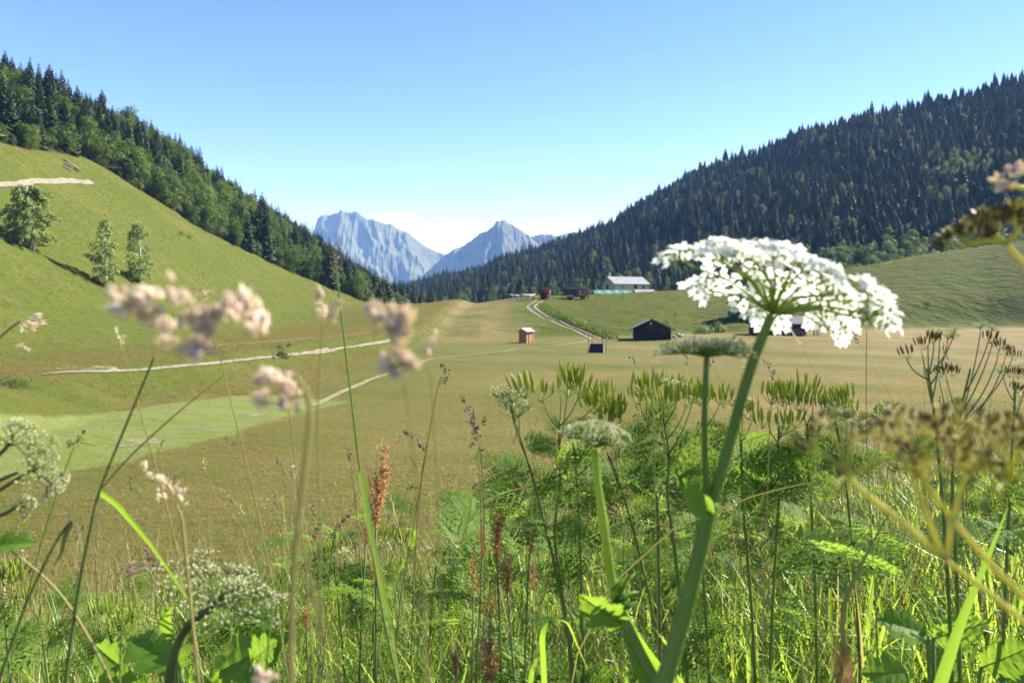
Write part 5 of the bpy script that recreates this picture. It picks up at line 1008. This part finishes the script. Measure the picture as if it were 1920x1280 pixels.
# ---------------------------------------------------------------- grass and ground cover
M_g1 = leafmat('grass_green', (0.095, 0.185, 0.022), (0.200, 0.300, 0.042), 0.46, 0.36, 3, (0.40, 0.52, 0.05), rnd=.6, spec=.8)
M_g2 = leafmat('grass_dry', (0.24, 0.20, 0.085), (0.36, 0.30, 0.15), 0.30, 0.6, 3, rnd=.6)
M_mg = leafmat('meadow_grass', (0.090, 0.115, 0.016), (0.160, 0.148, 0.034), 0.45, 0.7, .25, rnd=.5, spec=.1)
M_mh = leafmat('meadow_grass_heads', (0.300, 0.225, 0.125), (0.400, 0.310, 0.185), 0.42, 0.8, .3, rnd=.5, spec=.1)
def tuft(k, nb, h0, h1_, wd, spread, mats, dry=.1, curl=.6, heads=0):
    r2 = random.Random(800 + k); mb = MB()
    for i in range(nb):
        a = r2.uniform(0, 6.28); rr0 = spread * math.sqrt(r2.random()); b = Vector((math.cos(a) * rr0, math.sin(a) * rr0, 0)); h = r2.uniform(h0, h1_); a2 = r2.uniform(0, 6.28); ln = h * r2.uniform(.1, curl); d = Vector((math.cos(a2), math.sin(a2), 0)); kk = r2.uniform(.55, .95)
        pts = bez(b, b + Vector((0, 0, h * kk)) + d * ln * .25, b + d * ln + Vector((0, 0, h * (1 if ln < h * .4 else .8))), 5); w_ = wd * r2.uniform(.6, 1.3); dr = 1 if r2.random() < dry else 0
        mb.ribbon(pts, [w_ * .7, w_, w_, w_ * .85, w_ * .55, w_ * .06], Vector((-d.y, d.x, 0)), dr, .25)
    for i in range(heads):
        a = r2.uniform(0, 6.28); d = Vector((math.cos(a), math.sin(a), 0)); h = r2.uniform(h1_ * .95, h1_ * 1.3); b = d * spread * r2.random(); tip = b + d * h * r2.uniform(.05, .3) + Vector((0, 0, h)); pts = bez(b, b + Vector((0, 0, h * .7)), tip, 5); mb.tube(pts, wd * .14, 3, 1, False)
        for j in range(int(16)): q = pts[-2].lerp(pts[-1], r2.random()) + jv(r2, wd * .9); mb.spindle(q, norm(pts[-1] - pts[-2]) + jv(r2, .5), wd * 1.3, wd * .22, 3, 1)
    return mb.mesh('grass_tuft', mats)
M_mt = leafmat('valley_grass', (0.185, 0.172, 0.052), (0.275, 0.218, 0.085), 0.45, 0.7, .25, rnd=.5, spec=.1)
T = [tuft(k, 16, .28, .62, .0088, .07, [M_g1, M_g2], .04, .75, 0) for k in range(4)] + [tuft(10 + k, 12, .30, .66, .0052, .06, [M_g1, M_g2], .06, .7, 1) for k in range(3)]
FP = FE[:3]
n = 18000; X = rng.uniform(-2.6, 3.6, n); Y = .62 + 4.2 * rng.random(n) ** 1.15
k = (np.abs(X) < Y * .80 + .25) & ((Y < 3.2 + .5 * np.maximum(X, 0)) | (rng.random(n) < .35)) & ~((Y < .85) & (rng.random(n) < .5)); X, Y = X[k], Y[k]; n = len(X)
Z = H(X, Y) - .01; sc = rng.uniform(.65, 1.05, n) * np.clip(.93 + .07 * X, .82, 1.15) * np.where(Y < 1.0, .72, 1); rot = np.stack([rng.normal(0, .12, n), rng.normal(.05, .12, n), rng.uniform(0, 6.28, n)], 1)
scatter_gn('grass', T, np.stack([X, Y, Z], 1), rot, np.stack([sc, sc, sc], 1), rng.integers(0, len(T), n))
# low fern leaves filling the growth
n = 2600; X = rng.uniform(-1.6, 2.6, n); Y = rng.uniform(.8, 3.0, n); a = X / Y
k = (np.abs(a) < .75) & ((rng.random(n) < .25) | ((a > -.08) & (a < .5) & (Y < 2.4))); X, Y = X[k], Y[k]; n = len(X); Z = H(X, Y) + rng.uniform(.12, .72, n) * np.clip(1 + .2 * X, .7, 1.3); sc = rng.uniform(.42, .88, n)
rot = np.stack([rng.uniform(.1, .8, n), rng.normal(0, .35, n), rng.uniform(0, 6.28, n)], 1)
scatter_gn('undergrowth', FP, np.stack([X, Y, Z], 1), rot, np.stack([sc, sc, sc], 1), rng.integers(0, 3, n))
# meadow sward in the near half of the valley floor and tussocks on the slopes
MT = [tuft(30 + k, 26, .10, .30, .012, .22, [M_mg, M_mh], .20 + .15 * k, .8, 5) for k in range(4)]
MV = [tuft(60 + k, 22, .10, .30, .014, .26, [M_mt, M_mh], .15 + .15 * k, 1.0, 2) for k in range(4)]
n = 60000; r_ = 9.5 + 62 * rng.random(n) ** .8; th = rng.uniform(-R(41), R(41), n); X = r_ * np.sin(th); Y = r_ * np.cos(th)
k = (Y > 9) & (rng.random(n) < np.clip((75 - Y) / 55, 0, 1)) & (m_mown(X, Y, 0) < .5) & (np.abs(X / Y) < .76); X, Y = X[k], Y[k]; Z = H(X, Y); n = len(X); sc = rng.uniform(.22, .5, n); br = m_brown(X, Y, Z); idx = np.clip(np.floor(br * 3.2 + rng.normal(0, .6, n)), 0, 3).astype(int)
k = Z < 3; rot = np.zeros((n, 3)); rot[:, 2] = rng.uniform(0, 6.28, n); scatter_gn('meadow_grass', MV, np.stack([X, Y, Z - .02], 1)[k], rot[k], np.stack([sc, sc, sc], 1)[k], idx[k])
TT = [tuft(40 + k, 34, .12, .36, .05, .5, [M_mg, M_mh], .03 + .06 * k, 1.2, 0) for k in range(3)]
X1 = rng.uniform(-85, -18, 5); Y1 = rng.uniform(45, 215, 5); X2 = rng.uniform(0, 190, 14000); Y2 = rng.uniform(125, 262, 14000); k1 = ~forest_left(X1, Y1) & (H(X1, Y1) > -5); a2 = X2 / Y2; k2 = (m_hump(X2, Y2, 0) > .4) & (a2 < .72) & (fbm(X2, Y2 * 2, 11, 3, 6) + rng.normal(0, .5, len(X2)) > .0)
X = np.concatenate([X1[k1], X2[k2]]); Y = np.concatenate([Y1[k1], Y2[k2]]); n = len(X); Z = H(X, Y); sc = rng.uniform(.5, 1.1, n) * np.where(X > 0, 1.15, .7); rot = np.zeros((n, 3)); rot[:, 2] = rng.uniform(0, 6.28, n)
scatter_gn('tussocks', TT, np.stack([X, Y, Z - .05], 1), rot, np.stack([sc, sc, sc * .9], 1), rng.integers(0, 3, n))
Xs = rng.uniform(-88, -14, 60000); Ys = rng.uniform(40, 215, 60000); kk = ~forest_left(Xs, Ys) & (H(Xs, Ys) > -6) & (np.abs(Xs / Ys) < .74) & (m_mown(Xs, Ys, 0) < .3); Xs, Ys = Xs[kk], Ys[kk]; n = len(Xs); sc = rng.uniform(.5, 1.1, n); rot = np.zeros((n, 3)); rot[:, 2] = rng.uniform(0, 6.28, n)
scatter_gn('slope_grass', MT[:2], np.stack([Xs, Ys, H(Xs, Ys) - .03], 1), rot, np.stack([sc, sc, sc * .8], 1), rng.integers(0, 2, n))
# white flecks of meadow flowers
fm = MB(); r2 = random.Random(3)
for j in range(5): d = jv(r2, .02); floret(fm, Vector((d.x, d.y, d.z * .6)), (0, -.3, 1), .016, r2)
M_fl = plain('meadow_flower', (0.62, 0.60, 0.46), None, .8); FMs = [fm.mesh('flower_fleck', M_fl)]
pts = []
for px, py, rx, ry, m in ((860, 925, 200, 45, 420), (1000, 920, 180, 40, 250), (700, 930, 160, 50, 300), (480, 960, 120, 40, 220), (280, 960, 120, 60, 160), (40, 1050, 60, 10, 120), (840, 985, 160, 30, 220), (560, 985, 120, 30, 160), (1010, 845, 60, 20, 60), (300, 1010, 180, 20, 120), (950, 700, 500, 60, 160), (640, 880, 240, 40, 160)):
    for i in range(int(m * .2)):
        x, y = flat(px + r2.gauss(0, rx * .5), py + r2.gauss(0, ry * .5))
        if y > 9: pts.append((x, y, h1(x, y) + r2.uniform(.06, .14)))
n = len(pts); sc = rng.uniform(.25, .6, n); scatter_gn('meadow_flowers', FMs, np.array(pts), np.zeros((n, 3)), np.stack([sc] * 3, 1), np.zeros(n, int))
# more seed-headed grasses scattered through the growth, each a stalk of its own
def extra(i, x, y, h, hm, label, group):
    z = h1(x, y); o = thing('grass_stalk', (x, y, z - .01), label, 'grass stalk', group, 0); rr2 = random.Random(3000 + i); d = Vector((rr2.uniform(-.35, .40), rr2.uniform(-.1, .1), 1)); L = bez((0, 0, 0), Vector((0, 0, h * .6)), d * h, 7); mb = MB(); mb.tube(L, [.0008, .0004], 5); mb.build('stem', M_ystem if i % 3 else M_stem, o, True); k = MB(); cocks(k, L[-1], L[-1] - L[-2], rr2.uniform(.025, .05), rr2.uniform(.006, .010), 7, .0055, rr2); k.build('seed_head', hm, o); return o
i = 0
for a_, b_, cnt in ((-.70, -.2, 26), (-.2, .15, 9), (.15, .70, 26)):
    for q in range(cnt):
        y = random.uniform(1.0, 2.6); x = random.uniform(a_, b_) * y; hz_ = .80 + .12 * max(x, 0) + random.uniform(-.15, .12)
        extra(i, x, y, hz_, (M_dspike, M_spike, M_pspike)[i % 3], ('thin grass stalk with a dark purple seed head in the rough growth of the bank', 'thin grass stalk with a tan seed head in the rough growth of the bank', 'thin grass stalk with a pale pinkish seed head in the rough growth of the bank')[i % 3], 'seed-headed grasses of the bank'); i += 1
# further cicely plants in the mass of green on the right
protos = [o for o in S.objects if o.name.startswith('cicely_plant') and o.parent is None][:11]
for q in range(20):
    s = protos[random.randrange(3, 11)]; y = random.uniform(1.25, 2.4); x = random.uniform(.02, .66) * y if q % 4 else random.uniform(-.6, 0) * y; c = dup(s, (x, y, h1(x, y) - .02), random.uniform(0, 6.28), random.uniform(.68, .88) if x > 0 else random.uniform(.5, .65), 'fern-leaved cicely deeper in the green growth of the bank behind the others', CG); c.rotation_euler = (random.uniform(-.16, .16), random.uniform(-.2, .2), random.uniform(0, 6.28))
    for ch in list(c.children):
        if ch.name.startswith('seed_head') and random.random() < .65: bpy.data.objects.remove(ch)
